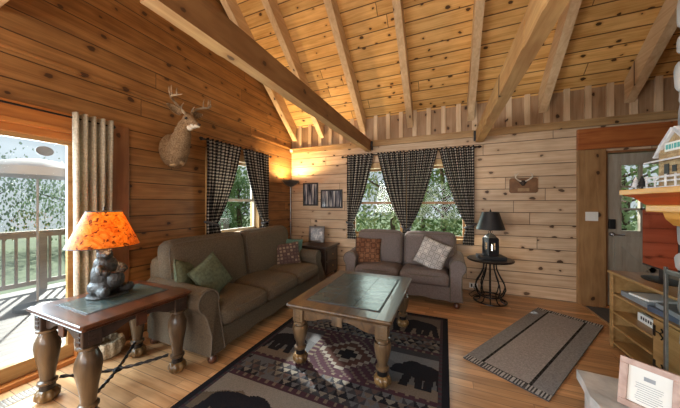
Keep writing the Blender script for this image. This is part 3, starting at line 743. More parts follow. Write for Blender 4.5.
# ------------------------------------------------------------------ pillows
def pillow(lab, loc, rot, w=.42, h=.42, th=.13, mat='pillow_green', colfn=None, name='throw_pillow', cat='pillow'):
    n = 18; me_v = []; fs = []; cols = []
    for side in (1, -1):
        for j in range(n + 1):
            for i in range(n + 1):
                u = -1 + 2 * i / n; v = -1 + 2 * j / n
                e = (1 - u ** 2) ** .5 * (1 - v ** 2) ** .5 if abs(u) < 1 and abs(v) < 1 else 0
                sx = 1 - .07 * (1 - v * v) * abs(u) ** 3; sz = 1 - .07 * (1 - u * u) * abs(v) ** 3
                me_v.append((u * sx * w / 2, side * th / 2 * e ** .8 + .004 * noise.noise((u * 3, v * 3, side)), v * sz * h / 2))
    N = (n + 1) ** 2
    for s_ in (0, 1):
        for j in range(n):
            for i in range(n):
                a = s_ * N + j * (n + 1) + i; q = (a, a + 1, a + n + 2, a + n + 1)
                fs.append(q if s_ else q[::-1]); cols.append((i / n, j / n))
    me = bpy.data.meshes.new(name); me.from_pydata(me_v, [], fs)
    if colfn:
        me.uv_layers.new(name='UVMap'); ca = me.color_attributes.new('Col', 'FLOAT_COLOR', 'CORNER')
        for p in me.polygons:
            for li in p.loop_indices:
                vi = me.loops[li].vertex_index % N; i, j = vi % (n + 1), vi // (n + 1)
                me.uv_layers[0].data[li].uv = (i / n, j / n)
    bm = bmesh.new(); bm.from_mesh(me); bmesh.ops.remove_doubles(bm, verts=bm.verts, dist=.0004); bmesh.ops.recalc_face_normals(bm, faces=bm.faces[:]); bm.to_mesh(me); bm.free()
    for p in me.polygons: p.use_smooth = True
    o = link_mesh(name, me, mat); o.location = loc; o.rotation_euler = rot
    tag(o, lab, cat)
    pts = []
    for k in range(4 * 10):
        s_ = k / 10; e = int(s_); f_ = s_ - e; u, v = [(-1 + 2 * f_, -1), (1, -1 + 2 * f_), (1 - 2 * f_, 1), (-1, 1 - 2 * f_)][e]
        sx = 1 - .07 * (1 - v * v) * abs(u) ** 3; sz = 1 - .07 * (1 - u * u) * abs(v) ** 3
        pts.append((u * sx * w / 2, 0, v * sz * h / 2))
    obj('piping', MB().tube(pts, .006, 6, closed=True), mat if not colfn else 'piping_fabric', o, True, world=False)
    return o
def patt(name, bgc, lines, alt, nx, lw=.12, dot=None):
    t = NT(name); uvn = t.new('ShaderNodeUVMap'); q = t.new('ShaderNodeSeparateXYZ'); t.l.new(uvn.outputs[0], q.inputs[0])
    u = t.math('MULTIPLY', q.outputs[0], nx); v = t.math('MULTIPLY', q.outputs[1], nx)
    fu = t.math('ABSOLUTE', t.math('SUBTRACT', t.math('FRACT', u), .5)); fv = t.math('ABSOLUTE', t.math('SUBTRACT', t.math('FRACT', v), .5))
    e = t.math('MAXIMUM', fu, fv)
    w2 = t.new('ShaderNodeTexWhiteNoise', noise_dimensions='2D'); t.l.new(t.comb(t.math('FLOOR', u), t.math('FLOOR', v), 0), w2.inputs['Vector'])
    col = t.mix(t.math('GREATER_THAN', w2.outputs[0], .55), (*bgc, 1), (*alt, 1))
    col = t.mix(t.math('MULTIPLY', t.math('GREATER_THAN', e, .33), t.math('LESS_THAN', e, .33 + lw)), col, (*lines, 1))
    tcx = t.new('ShaderNodeTexCoord'); t.bump(t.noise(tcx.outputs['Object'], 120, 2), .4, .004); t.fin(col, .9, spec=.1)
patt('pillow_brown_grid', (.17, .075, .04), (.035, .018, .012), (.23, .11, .06), 5, .1)
patt('pillow_white_grid', (.56, .53, .49), (.17, .16, .16), (.40, .38, .36), 5, .08)
patt('pillow_rust_patch', (.26, .20, .15), (.08, .05, .05), (.12, .08, .07), 7, .16)
pillow('olive green pillow leaning on the near sofa arm, behind the other olive pillow', (-2.33, 1.68, .635), (R(-18), R(18), R(112)), .34, .34)
pillow('olive green pillow in front of its twin at the near end of the sofa', (-2.14, 1.80, .64), (R(-22), R(-24), R(100)), .35, .36)
pillow('rust and cream patchwork pillow at the far end of the sofa', (-2.22, 3.22, .585), (R(-18), R(-4), R(48)), .38, .36, .12, 'pillow_rust_patch', True)
pillow('teal green pillow behind the patchwork pillow at the far sofa arm', (-2.30, 3.40, .62), (R(-14), R(4), R(30)), .38, .36, .12, 'pillow_teal')
pillow('brown checked pillow with a white edge at the left end of the loveseat', (-1.13, 3.83, .62), (R(-16), R(3), R(12)), .42, .42, .13, 'pillow_brown_grid', True)
pillow('white and grey squares pillow at the right end of the loveseat', (-.17, 3.80, .645), (R(-20), R(20), R(-14)), .42, .42, .13, 'pillow_white_grid', True)

# ------------------------------------------------------------------ carved tables
def melon(a, i, z): return 1 + .09 * (abs(math.cos(4 * a)) * 2 - 1.2)
def leg_parts(t, x, y, h, s=1.0, mat='leg_bronze', block='leg_bronze', base_z=0):
    z0 = base_z
    lg = obj('leg', MB().lathe([(.036 * s, z0 + .115), (.05 * s, z0 + .125), (.05 * s, z0 + .14), (.036 * s, z0 + .15), (.038 * s, z0 + .18), (.048 * s, z0 + h * .42), (.059 * s, z0 + h * .53), (.065 * s, z0 + h * .62), (.061 * s, z0 + h * .68), (.043 * s, h - .145), (.036 * s, h - .135), (.055 * s, h - .125), (.055 * s, h - .112), (.04 * s, h - .105)], (x, y, 0), 20), mat, t, True)
    obj('foot', MB().lathe([(.02 * s, z0), (.045 * s, z0 + .008), (.062 * s, z0 + .035), (.06 * s, z0 + .06), (.044 * s, z0 + .082)], (x, y, 0), 48, melon), 'leg_gold', lg, True, auto=80)
    obj('band', MB().lathe([(.04 * s, z0 + .08), (.04 * s, z0 + .117)], (x, y, 0), 16), 'black_iron', lg, True)
    c = .047 * s; bk = MB().box(x - c, y - c, h - .108, x + c, y + c, h, .006)
    for dx, dy in ((1, 0), (-1, 0), (0, 1), (0, -1)):
        ex, ey = x + dx * (c + .002), y + dy * (c + .002); 
        for dz in (-.028, 0, .028):
            bk.box(ex - (.002 if dx else .02 * s), ey - (.002 if dy else .02 * s), h - .054 + dz - .009, ex + (.002 if dx else .02 * s), ey + (.002 if dy else .02 * s), h - .054 + dz + .009, .0015)
    obj('corner_block', bk, block, lg)
    return lg
wood('leg_gold', (.21, .125, .048), (.065, .035, .014), (.05, .03, .015), 'z', 'x', None, knots=.05, grain=10, rough=.28, coat=.3)
def apron(mb, axis, a0, a1, c, zt, dz=.09, th=.02):
    n = 30; pl = [(a0, zt), (a1, zt)]
    for i in range(n + 1):
        u = 1 - i / n; q = abs(2 * u - 1); w = .045 + .045 * (1 if q > .9 else (.5 + .5 * math.cos((1 - (q - .25) / .65) * PI)) if q > .25 else 0)
        if q < .12: w = dz
        pl.append((a0 + (a1 - a0) * u, zt - w))
    mb.prism(pl, 'x' if axis == 'y' else 'y', c - th / 2, c + th / 2)
def table_top(t, x0, y0, x1, y1, z, th, inl, mat_top, clip=.05):
    def ring(e, zz): 
        c = clip
        return [(x0 - e + c, y0 - e, zz), (x1 + e - c, y0 - e, zz), (x1 + e, y0 - e + c, zz), (x1 + e, y1 + e - c, zz), (x1 + e - c, y1 + e, zz), (x0 - e + c, y1 + e, zz), (x0 - e, y1 + e - c, zz), (x0 - e, y0 - e + c, zz)]
    prof = [(-.035, z - th), (-.012, z - th * .8), (-.022, z - th * .6), (0, z - th * .42), (.004, z - th * .25), (0, z - .004), (-.006, z)]
    vs = []; fs = []
    for e, zz in prof: vs += ring(e, zz)
    for i in range(len(prof) - 1):
        for k in range(8): fs.append((i * 8 + k, i * 8 + (k + 1) % 8, i * 8 + 8 + (k + 1) % 8, i * 8 + 8 + k))
    fs += [tuple(range(7, -1, -1)), tuple((len(prof) - 1) * 8 + k for k in range(8))]
    top = obj('tabletop', MB().add(vs, fs), mat_top, t)
    for (a, b, c, d, nx, ny) in inl:
        obj('inlay_border', MB().box(a - .012, b - .012, z - .006, c + .012, d + .012, z + .003, .002), 'grout', top)
        m = MB(); gx = .0018
        for i in range(nx):
            for j in range(ny):
                X0 = a + (c - a) * i / nx; X1 = a + (c - a) * (i + 1) / nx; Y0 = b + (d - b) * j / ny; Y1 = b + (d - b) * (j + 1) / ny
                m.box(X0 + gx, Y0 + gx, z - .004, X1 - gx, Y1 - gx, z + .006, .001)
        obj('slate_inlay', m, 'slate', top)
# coffee table
ctop = .53
t = thing('coffee_table', 'carved wooden coffee table with a slate tile top on the patterned rug', 'coffee table', (-.785, 2.33, .012))
table_top(t, -1.225, 1.75, -.345, 2.905, ctop, .05, [(-1.10, 1.89, -.47, 2.77, 3, 4)], 'table_gold', .012)
for x in (-1.14, -.43):
    for y in (1.84, 2.81): leg_parts(t, x, y, ctop - .05, 1.0, base_z=.012)
m = MB(); apron(m, 'x', -1.09, -.48, 1.82, ctop - .05, .085); apron(m, 'x', -1.09, -.48, 2.83, ctop - .05, .085)
apron(m, 'y', 1.89, 2.76, -1.16, ctop - .05, .085); apron(m, 'y', 1.89, 2.76, -.41, ctop - .05, .085)
ap = obj('apron', m, 'table_gold', t)
obj('carved_block', MB().box(-.83, 1.798, ctop - .135, -.74, 1.81, ctop - .055, .003), 'leg_bronze', ap)
obj('carved_block', MB().box(-.40, 2.28, ctop - .135, -.388, 2.38, ctop - .055, .003), 'leg_bronze', ap)
# end table
et = .66
t = thing('end_table', 'carved side table with slate inlays and iron stretchers beside the sliding door', 'side table', (-2.28, 1.08, 0))
table_top(t, -2.605, .735, -1.90, 1.415, et, .05, [(-2.47, .84, -2.09, 1.33, 2, 3)], 'walnut', .012)
for x in (-2.545, -2.01):
    for y in (.815, 1.365): leg_parts(t, x, y, et - .05, 1.02, mat='leg_bronze', block='apron_dark')
m = MB(); apron(m, 'x', -2.49, -2.065, .80, et - .05, .11); apron(m, 'x', -2.49, -2.065, 1.385, et - .05, .11)
apron(m, 'y', .86, 1.32, -2.56, et - .05, .11); apron(m, 'y', .86, 1.32, -1.99, et - .05, .11)
ap = obj('apron', m, 'apron_dark', t)
obj('carved_block', MB().box(-2.31, .785, et - .15, -2.24, .792, et - .06, .003), 'walnut', ap)
obj('carved_block', MB().box(-1.982, 1.05, et - .15, -1.972, 1.12, et - .06, .003), 'walnut', ap)
def twist(mb, a, b, r=.010):
    A, B = Vector(a), Vector(b); L = (B - A).length; d = (B - A).normalized(); u = d.cross(Vector((0, 0, 1))).normalized(); w = d.cross(u)
    n = 60
    for ph in (0, PI):
        mb.tube([tuple(A + d * L * i / n + (u * math.cos(ph + i * .55) + w * math.sin(ph + i * .55)) * r * .55 + Vector((0, 0, -.03 * math.sin(PI * i / n) + 0))) for i in range(n + 1)], r * .75, 6)
for (a, b) in (((-2.50, .86, .145), (-2.055, 1.32, .145)), ((-2.50, 1.32, .145), (-2.055, .86, .145))):
    m = MB(); twist(m, a, b); obj('stretcher', m, 'black_iron', t, True)
obj('stretcher_boss', MB().lathe([(.001, 0), (.03, .005), (.03, .02), (.001, .03)], (-2.2775, 1.09, .10), 12), 'black_iron', t, True)
# shell-like woven basket below the end table
t = thing('wicker_basket', 'pale ribbed basket on the floor beneath the carved side table', 'basket', (-2.79, 1.25, 0))
m = MB().lathe([(.07, 0), (.11, .03), (.125, .09), (.115, .15), (.10, .15), (.11, .09), (.09, .03), (.001, .02)], (-2.79, 1.25, 0), 48, lambda a, i, z: 1 + .07 * math.cos(12 * a))
obj('bowl', m, 'wicker', t, True, auto=80)
bpy.data.objects[t.name].location = (-2.79, 1.25, 0)
# corner table
t = thing('corner_table', 'dark carved chest table standing in the corner behind the sofa arm', 'side table', (-2.13, 4.03, 0))
obj('tabletop', MB().box(-2.44, 3.75, .60, -1.82, 4.33, .635, .008), 'apron_dark', t)
obj('cabinet', MB().box(-2.41, 3.78, .14, -1.86, 4.31, .60, .006), 'apron_dark', t)
for x in (-2.38, -1.89):
    for y in (3.81, 4.28): obj('leg', MB().lathe([(.022, 0), (.034, .03), (.022, .07), (.03, .14)], (x, y, 0), 12), 'apron_dark', t, True)
for k in range(2):
    dr = obj('drawer', MB().box(-1.862, 3.83, .19 + k * .2, -1.845, 4.26, .36 + k * .2, .005), 'apron_dark', t)
    obj('knob', MB().lathe([(.001, 0), (.014, .004), (.014, .014), (.006, .022)], M=Matrix.Translation((-1.825, 4.045, .275 + k * .2)) @ Matrix.Rotation(R(-90), 4, 'Y'), n=10), 'brass_tan', dr, True)
def frame(lab, c, w, h, rot, mat='black_matte', pr='photo_print', bw=.03, group=None, matting=None, th=.022):
    t = thing('picture_frame', lab, 'picture frame', c, 0, group); t.rotation_euler = rot
    m = MB().box(-w / 2, -th, -h / 2, w / 2, 0, -h / 2 + bw, .003).box(-w / 2, -th, h / 2 - bw, w / 2, 0, h / 2, .003).box(-w / 2, -th, -h / 2 + bw, -w / 2 + bw, 0, h / 2 - bw, .003).box(w / 2 - bw, -th, -h / 2 + bw, w / 2, 0, h / 2 - bw, .003)
    obj('frame', m, mat, t, world=False)
    if matting:
        obj('mount', MB().box(-w / 2 + bw, -.009, -h / 2 + bw, w / 2 - bw, -.003, h / 2 - bw), matting, t, world=False); bw += .03
    obj('picture', MB().box(-w / 2 + bw, -.012, -h / 2 + bw, w / 2 - bw, -.004, h / 2 - bw), pr, t, world=False)
    return t
frame('dark framed photograph, the upright one nearer the corner floor lamp', (-2.495, YB - .002, 1.555), .34, .46, (0, 0, 0), pr='forest_print', group='dark frames in the corner')
frame('dark framed photograph, the wide one nearer the window curtain', (-2.03, YB - .002, 1.46), .46, .36, (0, 0, 0), pr='forest_print', group='dark frames in the corner')
frame('small dark photo frame standing on the corner table', (-2.22, 4.16, .79), .30, .30, (R(-10), 0, R(12)), 'apron_dark', 'photo_print', .035)

# ------------------------------------------------------------------ floor lamp
fx, fy = -2.74, 4.07
t = thing('floor_lamp', 'tall grey torchiere floor lamp in the corner, switched on', 'floor lamp', (fx, fy, 0))
obj('base', MB().lathe([(.14, 0), (.14, .012), (.05, .03), (.012, .045)], (fx, fy, 0)), 'pewter', t, True)
obj('pole', MB().tube([(fx, fy, .04), (fx, fy, 1.70)], .013, 12), 'pewter', t, True)
obj('bowl', MB().lathe([(.014, 1.69), (.05, 1.70), (.12, 1.745), (.165, 1.80), (.168, 1.805), (.16, 1.80), (.115, 1.755), (.04, 1.72), (.001, 1.715)], (fx, fy, 0), 28), 'pewter', t, True)
obj('bulb', MB().lathe([(.001, 1.725), (.03, 1.74), (.034, 1.765), (.02, 1.79), (.001, 1.80)], (fx, fy, 0), 12), 'lit_bulb', t, True)
ld = bpy.data.lights.new('floor_lamp_light', 'SPOT'); ld.energy = 75; ld.color = (1, .68, .30); ld.spot_size = R(165); ld.spot_blend = .5; ld.shadow_soft_size = .05
lo = bpy.data.objects.new('floor_lamp_light', ld); C.objects.link(lo); lo.location = (fx, fy, 1.815); lo.rotation_euler = (R(180), 0, 0)

# ------------------------------------------------------------------ bear lamp on end table
bx, by, bz = -2.41, 1.075, et + .0065
t = thing('bear_lamp', 'bear figure table lamp with an orange mica shade on the carved side table', 'table lamp', (bx, by, bz), R(8))
Z = lambda z: z
items = [((0, 0, .045), (.085, .075, .05)), ((0, .0, .11), (.066, .062, .085)), ((0, .0, .17), (.056, .05, .055)), ((.012, -.01, .225), (.036, .036, .037)),
         ((.04, -.022, .228), (.03, .02, .018)), ((.058, -.03, .224), (.014, .013, .011)), ((-.008, .02, .256), (.011, .006, .012)), ((.0, -.038, .256), (.011, .006, .012)),
         ((.065, .045, .03), (.05, .025, .028), (0, 0, 20)), ((.065, -.055, .03), (.05, .025, .028), (0, 0, -20)), ((.105, .055, .04), (.018, .02, .028)), ((.105, -.065, .04), (.018, .02, .028)),
         ((.045, .05, .15), (.04, .02, .02), (0, 30, 25)), ((.045, -.055, .15), (.04, .02, .02), (0, 30, -25)), ((.075, .035, .135), (.022, .018, .018)), ((.075, -.045, .135), (.022, .018, .018))]
s_ = 1.36
blobs('bear_figure', [(tuple(Vector(i[0]) * s_), tuple(Vector(i[1]) * s_), *(i[2:])) for i in items], .0055, 'bear_body', t, 3, local=True)
obj('honey_pot', MB().lathe([(.03, .075), (.049, .10), (.052, .143), (.041, .174), (.046, .184), (.035, .184)], (.12, -.006, 0), 20), 'bear_body', t, True, world=False)
obj('base', MB().lathe([(.001, 0), (.12, 0), (.125, .008), (.12, .018), (.001, .018)], (.03, 0, 0), 24), 'bear_body', t, True, world=False)
r0, r1, s0, s1 = .215, .105, .375, .635
obj('harp', MB().tube([(-.01, 0, .34), (-.01, 0, .40), (-.05, 0, .47), (-.045, 0, .55), (0, 0, s1), (.025, 0, .55), (.03, 0, .47), (-.01, 0, .40)], .0025, 6), 'brass_tan', t, True, world=False)
obj('bulb', MB().lathe([(.001, .51), (.02, .50), (.026, .48), (.012, .445), (.001, .44)], (-.01, 0, 0), 12), 'lit_bulb', t, True, world=False)
obj('lamp_shade', MB().lathe([(r0, s0), (r1, s1), (r1 - .002, s1), (r0 - .002, s0)], (-.01, 0, 0), 36, cap=False), 'mica_shade', t, True, world=False)
for (rr_, zz) in ((r0, s0), (r1, s1)): obj('shade_rim', MB().tube([(-.01 + rr_ * math.cos(a), rr_ * math.sin(a), zz) for a in [2 * PI * k / 36 for k in range(36)]], .003, 6, closed=True), 'bear_body', t, True, world=False)
obj('finial', MB().lathe([(.006, s1), (.012, s1 + .012), (.006, s1 + .022), (.008, s1 + .032), (.001, s1 + .042)], (-.01, 0, 0), 10), 'black_iron', t, True, world=False)
pd = bpy.data.lights.new('bear_lamp_light', 'POINT'); pd.energy = 11; pd.color = (1, .78, .5); pd.shadow_soft_size = .03
po = bpy.data.objects.new('bear_lamp_light', pd); C.objects.link(po); po.location = (bx - .01, by, bz + .50)

# ------------------------------------------------------------------ deer head mount
t = thing('deer_mount', 'mounted deer head with antlers on the left wall above the sofa', 'mounted deer head', (XL, 1.93, 1.95))
A = Vector((XL, 1.93, 1.97))
def L3(p): return tuple(Vector(p))
hd = Vector((-2.60, 1.895, 2.28)); dr = Vector((.93, -.12, -.33)).normalized(); yaw = math.degrees(math.atan2(dr.y, dr.x)); pit = math.degrees(math.asin(-dr.z))
it = [((-2.885, 1.92, 1.97), (.085, .165, .20)), ((-2.85, 1.92, 1.93), (.10, .13, .16)), ((-2.80, 1.915, 2.0), (.11, .115, .14), (0, -25, 0)), ((-2.75, 1.905, 2.07), (.10, .10, .12), (0, -25, 0)), ((-2.70, 1.895, 2.14), (.085, .085, .11), (0, -20, 0)), ((-2.655, 1.885, 2.21), (.07, .072, .085)),
      (hd, (.085, .062, .072), (0, pit, yaw)), (hd + dr * .07 + Vector((0, 0, -.006)), (.065, .046, .05), (0, pit, yaw)), (hd + dr * .125 + Vector((0, 0, -.012)), (.055, .034, .036), (0, pit, yaw)), (hd + dr * .175 + Vector((0, 0, -.016)), (.032, .027, .027), (0, pit, yaw))]
blobs('head_and_neck', [(tuple(i[0]), *i[1:]) for i in it], .010, 'deer_fur', t, 4)
sd_ = Vector((-dr.y, dr.x, 0)).normalized(); upv = Vector((0, 0, 1))
blobs('muzzle_patch', [(tuple(hd + dr * .165 + Vector((0, 0, -.030))), (.036, .0275, .021), (0, pit, yaw)), (tuple(hd + dr * .02 + Vector((0, 0, -.078))), (.04, .034, .03), (0, 10, yaw)), (tuple(hd + dr * .09 + Vector((0, 0, -.045))), (.05, .034, .028), (0, 10, yaw))], .006, 'deer_white', t, 2)
blobs('chest_patch', [((-2.80, 1.93, 1.84), (.04, .03, .03)), ((-2.83, 1.87, 1.80), (.05, .03, .02)), ((-2.80, 1.96, 1.83), (.03, .02, .03))], .008, 'brass_tan', t, 2)
blobs('nose', [(tuple(hd + dr * .202 + Vector((0, 0, -.008))), (.014, .02, .014), (0, 0, yaw))], .004, 'deer_dark', t, 2)
for s2 in (-1, 1):
    e = hd + dr * .045 + sd_ * s2 * .053 + upv * .018
    ey = blobs('eye', [(tuple(e), (.016, .016, .016))], .003, 'eye_black', t, 1)
    # ear
    b0 = hd - dr * .045 + sd_ * s2 * .045 + upv * .045
    ax = (sd_ * s2 * .92 + upv * .42 - dr * .15).normalized(); fwd = dr; m = MB(); vs = []; fs = []; n = 10; K2 = 9
    for i in range(n + 1):
        q = i / n; w = .042 * math.sin(PI * min(1, q * .92 + .12)) ** .8 * (1 if q < .97 else .4); c0 = b0 + ax * .175 * q; sdv = ax.cross(fwd).normalized()
        for k in range(K2):
            a = PI * k / (K2 - 1); vs.append(tuple(c0 + sdv * w * math.cos(a) - fwd * w * .7 * math.sin(a)))
    for i in range(n):
        for k in range(K2 - 1): fs.append((i * K2 + k, i * K2 + k + 1, i * K2 + K2 + k + 1, i * K2 + K2 + k))
    ear = obj('ear', m.add(vs, fs), 'deer_fur', t, True); md = ear.modifiers.new('th', 'SOLIDIFY'); md.thickness = .006
    m2 = MB(); vs2 = [tuple(Vector(v) * 1 + fwd * .004) for v in vs]; sel = []
    for i in range(1, n):
        for k in range(1, K2 - 2): sel.append((i * K2 + k, i * K2 + k + 1, i * K2 + K2 + k + 1, i * K2 + K2 + k))
    obj('inner_ear', m2.add(vs2, sel), 'deer_white', ear, True)
    # antler
    a0 = hd - dr * .01 + sd_ * s2 * .03 + upv * .055
    def PT(f_, s_, u_): return tuple(a0 + dr * f_ + sd_ * s2 * s_ + upv * u_)
    an = MB(); main = [PT(0, 0, 0), PT(-.04, .03, .05), PT(-.05, .09, .10), PT(-.01, .145, .135), PT(.06, .165, .155), PT(.13, .15, .175), PT(.175, .12, .20)]
    an.tube(main, [.015, .013, .012, .011, .010, .008, .003], 8)
    for (i, tip) in ((1, PT(.02, .03, .12)), (3, PT(-.02, .16, .245)), (4, PT(.06, .17, .26)), (5, PT(.13, .15, .25))):
        b_ = Vector(main[i]); tp = Vector(tip); md_ = (b_ + tp) / 2 + dr * -.012
        an.tube([tuple(b_), tuple(md_), tuple(tp)], [.009, .007, .002], 7)
    obj('antler', an, 'antler', t, True)

# ------------------------------------------------------------------ rugs
def tri(x): return abs((x % 1) - .5) * 2
def bear_shape(x, y):
    # walking bear silhouette in a unit box (x 0..1 head at 0, y 0..1)
    if ((x - .58) / .38) ** 2 + ((y - .60) / .29) ** 2 < 1: return True
    if ((x - .40) / .2) ** 2 + ((y - .70) / .26) ** 2 < 1: return True
    if ((x - .17) / .18) ** 2 + ((y - .56) / .19) ** 2 < 1: return True
    if ((x - .04) / .09) ** 2 + ((y - .46) / .09) ** 2 < 1: return True
    if ((x - .22) / .05) ** 2 + ((y - .77) / .07) ** 2 < 1: return True
    for (a, b, k) in ((.26, .42, -.08), (.44, .58, .04), (.66, .82, -.05), (.82, .96, .06)):
        if 0 < y < .6 and a + k * (1 - y * 2) < x < b + k * (1 - y * 2): return True
    return False
X0r, X1r, Y0r, Y1r = -1.68, .03, 1.00, 3.20
BLK = (.012, .012, .016); PUR = (.045, .022, .03); TAN = (.125, .10, .08); GRY = (.085, .088, .095); DG = (.035, .035, .04); LT = (.18, .165, .145); BRN = (.06, .03, .025)
def rug_col(u, v):
    x = X0r + (X1r - X0r) * u; y = Y0r + (Y1r - Y0r) * v; cy = 2.10; dyc = abs(y - cy)
    ex = min(x - X0r, X1r - x, y - Y0r, Y1r - y); n = noise.noise((x * 9, y * 9, 0))
    if ex < .055: return BLK
    if ex < .075: return PUR if (int(x * 40) + int(y * 40)) % 2 else DG
    def dots():
        return TAN if (tri(x * 14) < .32 and tri(y * 14) < .5) else PUR
    if .545 < dyc < .60 or .28 < dyc < .325: return dots()
    if dyc <= .28:
        if abs(x + .81) < .34:
            a = abs(x + .81) / .26; b = dyc / .22; r = a + b
            if abs(abs(x + .81) - .31) < .028: return TAN if tri(y * 16) < .4 else PUR
            st = math.floor((a) * 6) / 6 + math.floor(b * 6) / 6
            if st < .25: return BLK
            if st < .5: return LT
            if st < .8: return BRN
            if st < .95: return LT
            return PUR if (int(x * 40) + int(y * 40)) % 4 else (.09, .07, .06)
        xx = x + .81; px = (abs(xx) - .34)
        cx = -.40 if xx > 0 else -1.63
        bxx = (x - cx) / .40 if xx > 0 else 1 - (x - cx) / .40; byy = (y - (cy - .20)) / .34
        if bear_shape(bxx, byy): return BLK
        mh = cy - .02 + .10 * tri(x * 2.6 + .2) + .02 * n
        if y < cy - .17 + .02 * n: return TAN
        return GRY if y < mh else (DG if y > cy + .2 else (.12, .122, .13))
    if dyc < .545:
        row = int((dyc - .325) / .055); k = ((dyc - .325) / .055) % 1; xs = x * 13 + (.5 if row % 2 else 0) + .12 * n
        q = tri(xs); hh = (math.sin(math.floor(xs + .5) * 12.9 + row * 78.2) * 43758.5) % 1
        if q > k * .95 + .1: return ((.15, .135, .115), (.10, .082, .07), GRY, (.075, .05, .045))[int(hh * 4)]
        return (DG, BLK, GRY)[int(hh * 7) % 3]
    # landscape bands, with a bear
    yy = dyc - .60
    if y < cy:
        bx1 = ((x + 1.55) / .62); by1 = (yy and (cy - .62 - y) and (y - 1.07) / .34)
        if bear_shape(1 - bx1, by1) or bear_shape(((x + .62) / .6), by1): return BLK
        h1 = .10 + .12 * tri(x * 1.7 + .3); 
        yb = y - 1.07
        if yb < .07 + .02 * n: return DG
        return (.10, .08, .06) if yb < h1 + .1 + .03 * n else LT
    yb = y - 2.70; bx1 = (x + 1.0) / .55
    if bear_shape(bx1, yb / .36) or bear_shape((x + .48) / .42, yb / .34): return BLK
    return TAN if yb < .12 + .1 * tri(x * 1.9) + .02 * n else (.09, .075, .065)
t = thing('area_rug', 'dark lodge rug with bear and mountain bands under the coffee table', 'rug', ((X0r + X1r) / 2, 2.1, 0))
pile = grid_mesh('pile', 200, 250, lambda u, v: (X0r + (X1r - X0r) * u, Y0r + (Y1r - Y0r) * v, .011), rug_col, None, 'rug_wool', t)
obj('backing', MB().box(X0r, Y0r, .0005, X1r, Y1r, .0105), 'mat_dark', t)
# braided grey runner
cx, cy = .885, 3.07; ang = math.atan2(1.56, .97) ; Lr, Wr = 1.83, .60
t = thing('braided_mat', 'grey braided mat with striped ends lying in front of the round table', 'rug', (cx, cy, 0), ang)
def mat_col(u, v):
    a = abs(u - .5) * 2 * Lr / 2; b = abs(v - .5) * 2 * Wr / 2; ea = Lr / 2 - a; eb = Wr / 2 - b; n = noise.noise((u * 90, v * 30, 0)) * .06
    base = (.37, .355, .36)
    if ea < .07: base = (.07, .07, .075) if tri(v * 26) < .5 else (.45, .455, .46)
    elif eb < .12: base = (.27, .275, .29)
    elif eb < .135: base = (.03, .03, .03)
    elif ea < .085: base = (.04, .04, .04)
    if int(u * 180) % 2: base = tuple(c * .85 for c in base)
    return tuple(max(.01, c + n) for c in base)
grid_mesh('pile', 180, 60, lambda u, v: ((u - .5) * Lr, (v - .5) * Wr, .013 + .0008 * math.sin(u * 560)), mat_col, None, 'braided_mat', t, world=False)
obj('backing', MB().box(-Lr / 2, -Wr / 2, .0005, Lr / 2, Wr / 2, .012, .003), 'mat_dark', t, world=False)
t = thing('door_mat', 'small charcoal mat with a tan edge before the entry door', 'door mat', (2.1, 4.05, 0))
obj('pile', MB().box(1.715, 3.74, .003, 2.48, 4.32, .012, .003), 'mat_dark', t)
obj('edging', MB().box(1.69, 3.72, .0005, 1.714, 4.34, .011, .002).box(1.69, 3.715, .0005, 2.5, 3.739, .011, .002), 'brass_tan', t)
# floor register
t = thing('floor_vent', 'slotted brown floor vent beside the sliding door', 'floor vent', (-2.78, .83, 0))
obj('plate', MB().box(-2.82, .58, .0005, -2.71, .86, .004, .001), 'deck_wood', t)
m = MB()
for k in range(14): m.box(-2.81, .59 + k * .019, .0042, -2.72, .601 + k * .019, .0062)
obj('slots', m, 'vent_metal', t)

# ------------------------------------------------------------------ round iron table and lantern lamp
rx, ry = .58, 4.03
t = thing('round_iron_table', 'round black wrought-iron table with curved rods by the back wall', 'side table', (rx, ry, 0))
obj('tabletop', MB().lathe([(.001, .585), (.25, .585), (.25, .595), (.001, .595)], (rx, ry, 0), 40), 'slate', t, True)
obj('rim', MB().lathe([(.25, .575), (.28, .575), (.288, .588), (.28, .60), (.25, .60)], (rx, ry, 0), 44), 'black_iron', t, True)
for k in range(10):
    a = 2 * PI * k / 10 + .2; pr = [(.085, .575), (.075, .53), (.082, .46), (.12, .37), (.175, .27), (.19, .20), (.16, .12), (.12, .075), (.14, .03), (.19, .012)]
    obj('rod', MB().tube([(rx + r * math.cos(a), ry + r * math.sin(a), z) for r, z in pr], .0085, 7), 'black_iron', t, True)
for (r, z, nm) in ((.20, .014, 'base_ring'), (.125, .085, 'lower_ring'), (.085, .55, 'upper_ring')):
    obj(nm, MB().tube([(rx + r * math.cos(2 * PI * k / 32), ry + r * math.sin(2 * PI * k / 32), z) for k in range(32)], .010, 7, closed=True), 'black_iron', t, True)
tag(obj('black_book', MB().box(-.15, -.12, 0, .17, .12, .045, .004), 'black_matte'), 'flat black box under the lantern lamp on the round table', 'box')
ob = bpy.data.objects['black_book']; ob.name = 'flat_box'; ob.location = (rx, ry, .6005); ob.rotation_euler = (0, 0, R(10))
zb = .646
t = thing('lantern_lamp', 'dark lantern-shaped table lamp with a black shade on the round iron table', 'table lamp', (rx + .005, ry, zb), R(25))
fm = MB(); w = .062
fm.box(-w - .01, -w - .01, 0, w + .01, w + .01, .018, .004).box(-w - .006, -w - .006, .235, w + .006, w + .006, .25, .004)
for sx in (-1, 1):
    for sy in (-1, 1): fm.box(sx * w - .011, sy * w - .011, .018, sx * w + .011, sy * w + .011, .235, .002)
fm.lathe([(.085, .25), (.035, .30), (.02, .305)], n=4, M=Matrix.Rotation(R(45), 4, 'Z'))
lb = obj('lantern_body', fm, 'black_matte', t, world=False)
pn = MB()
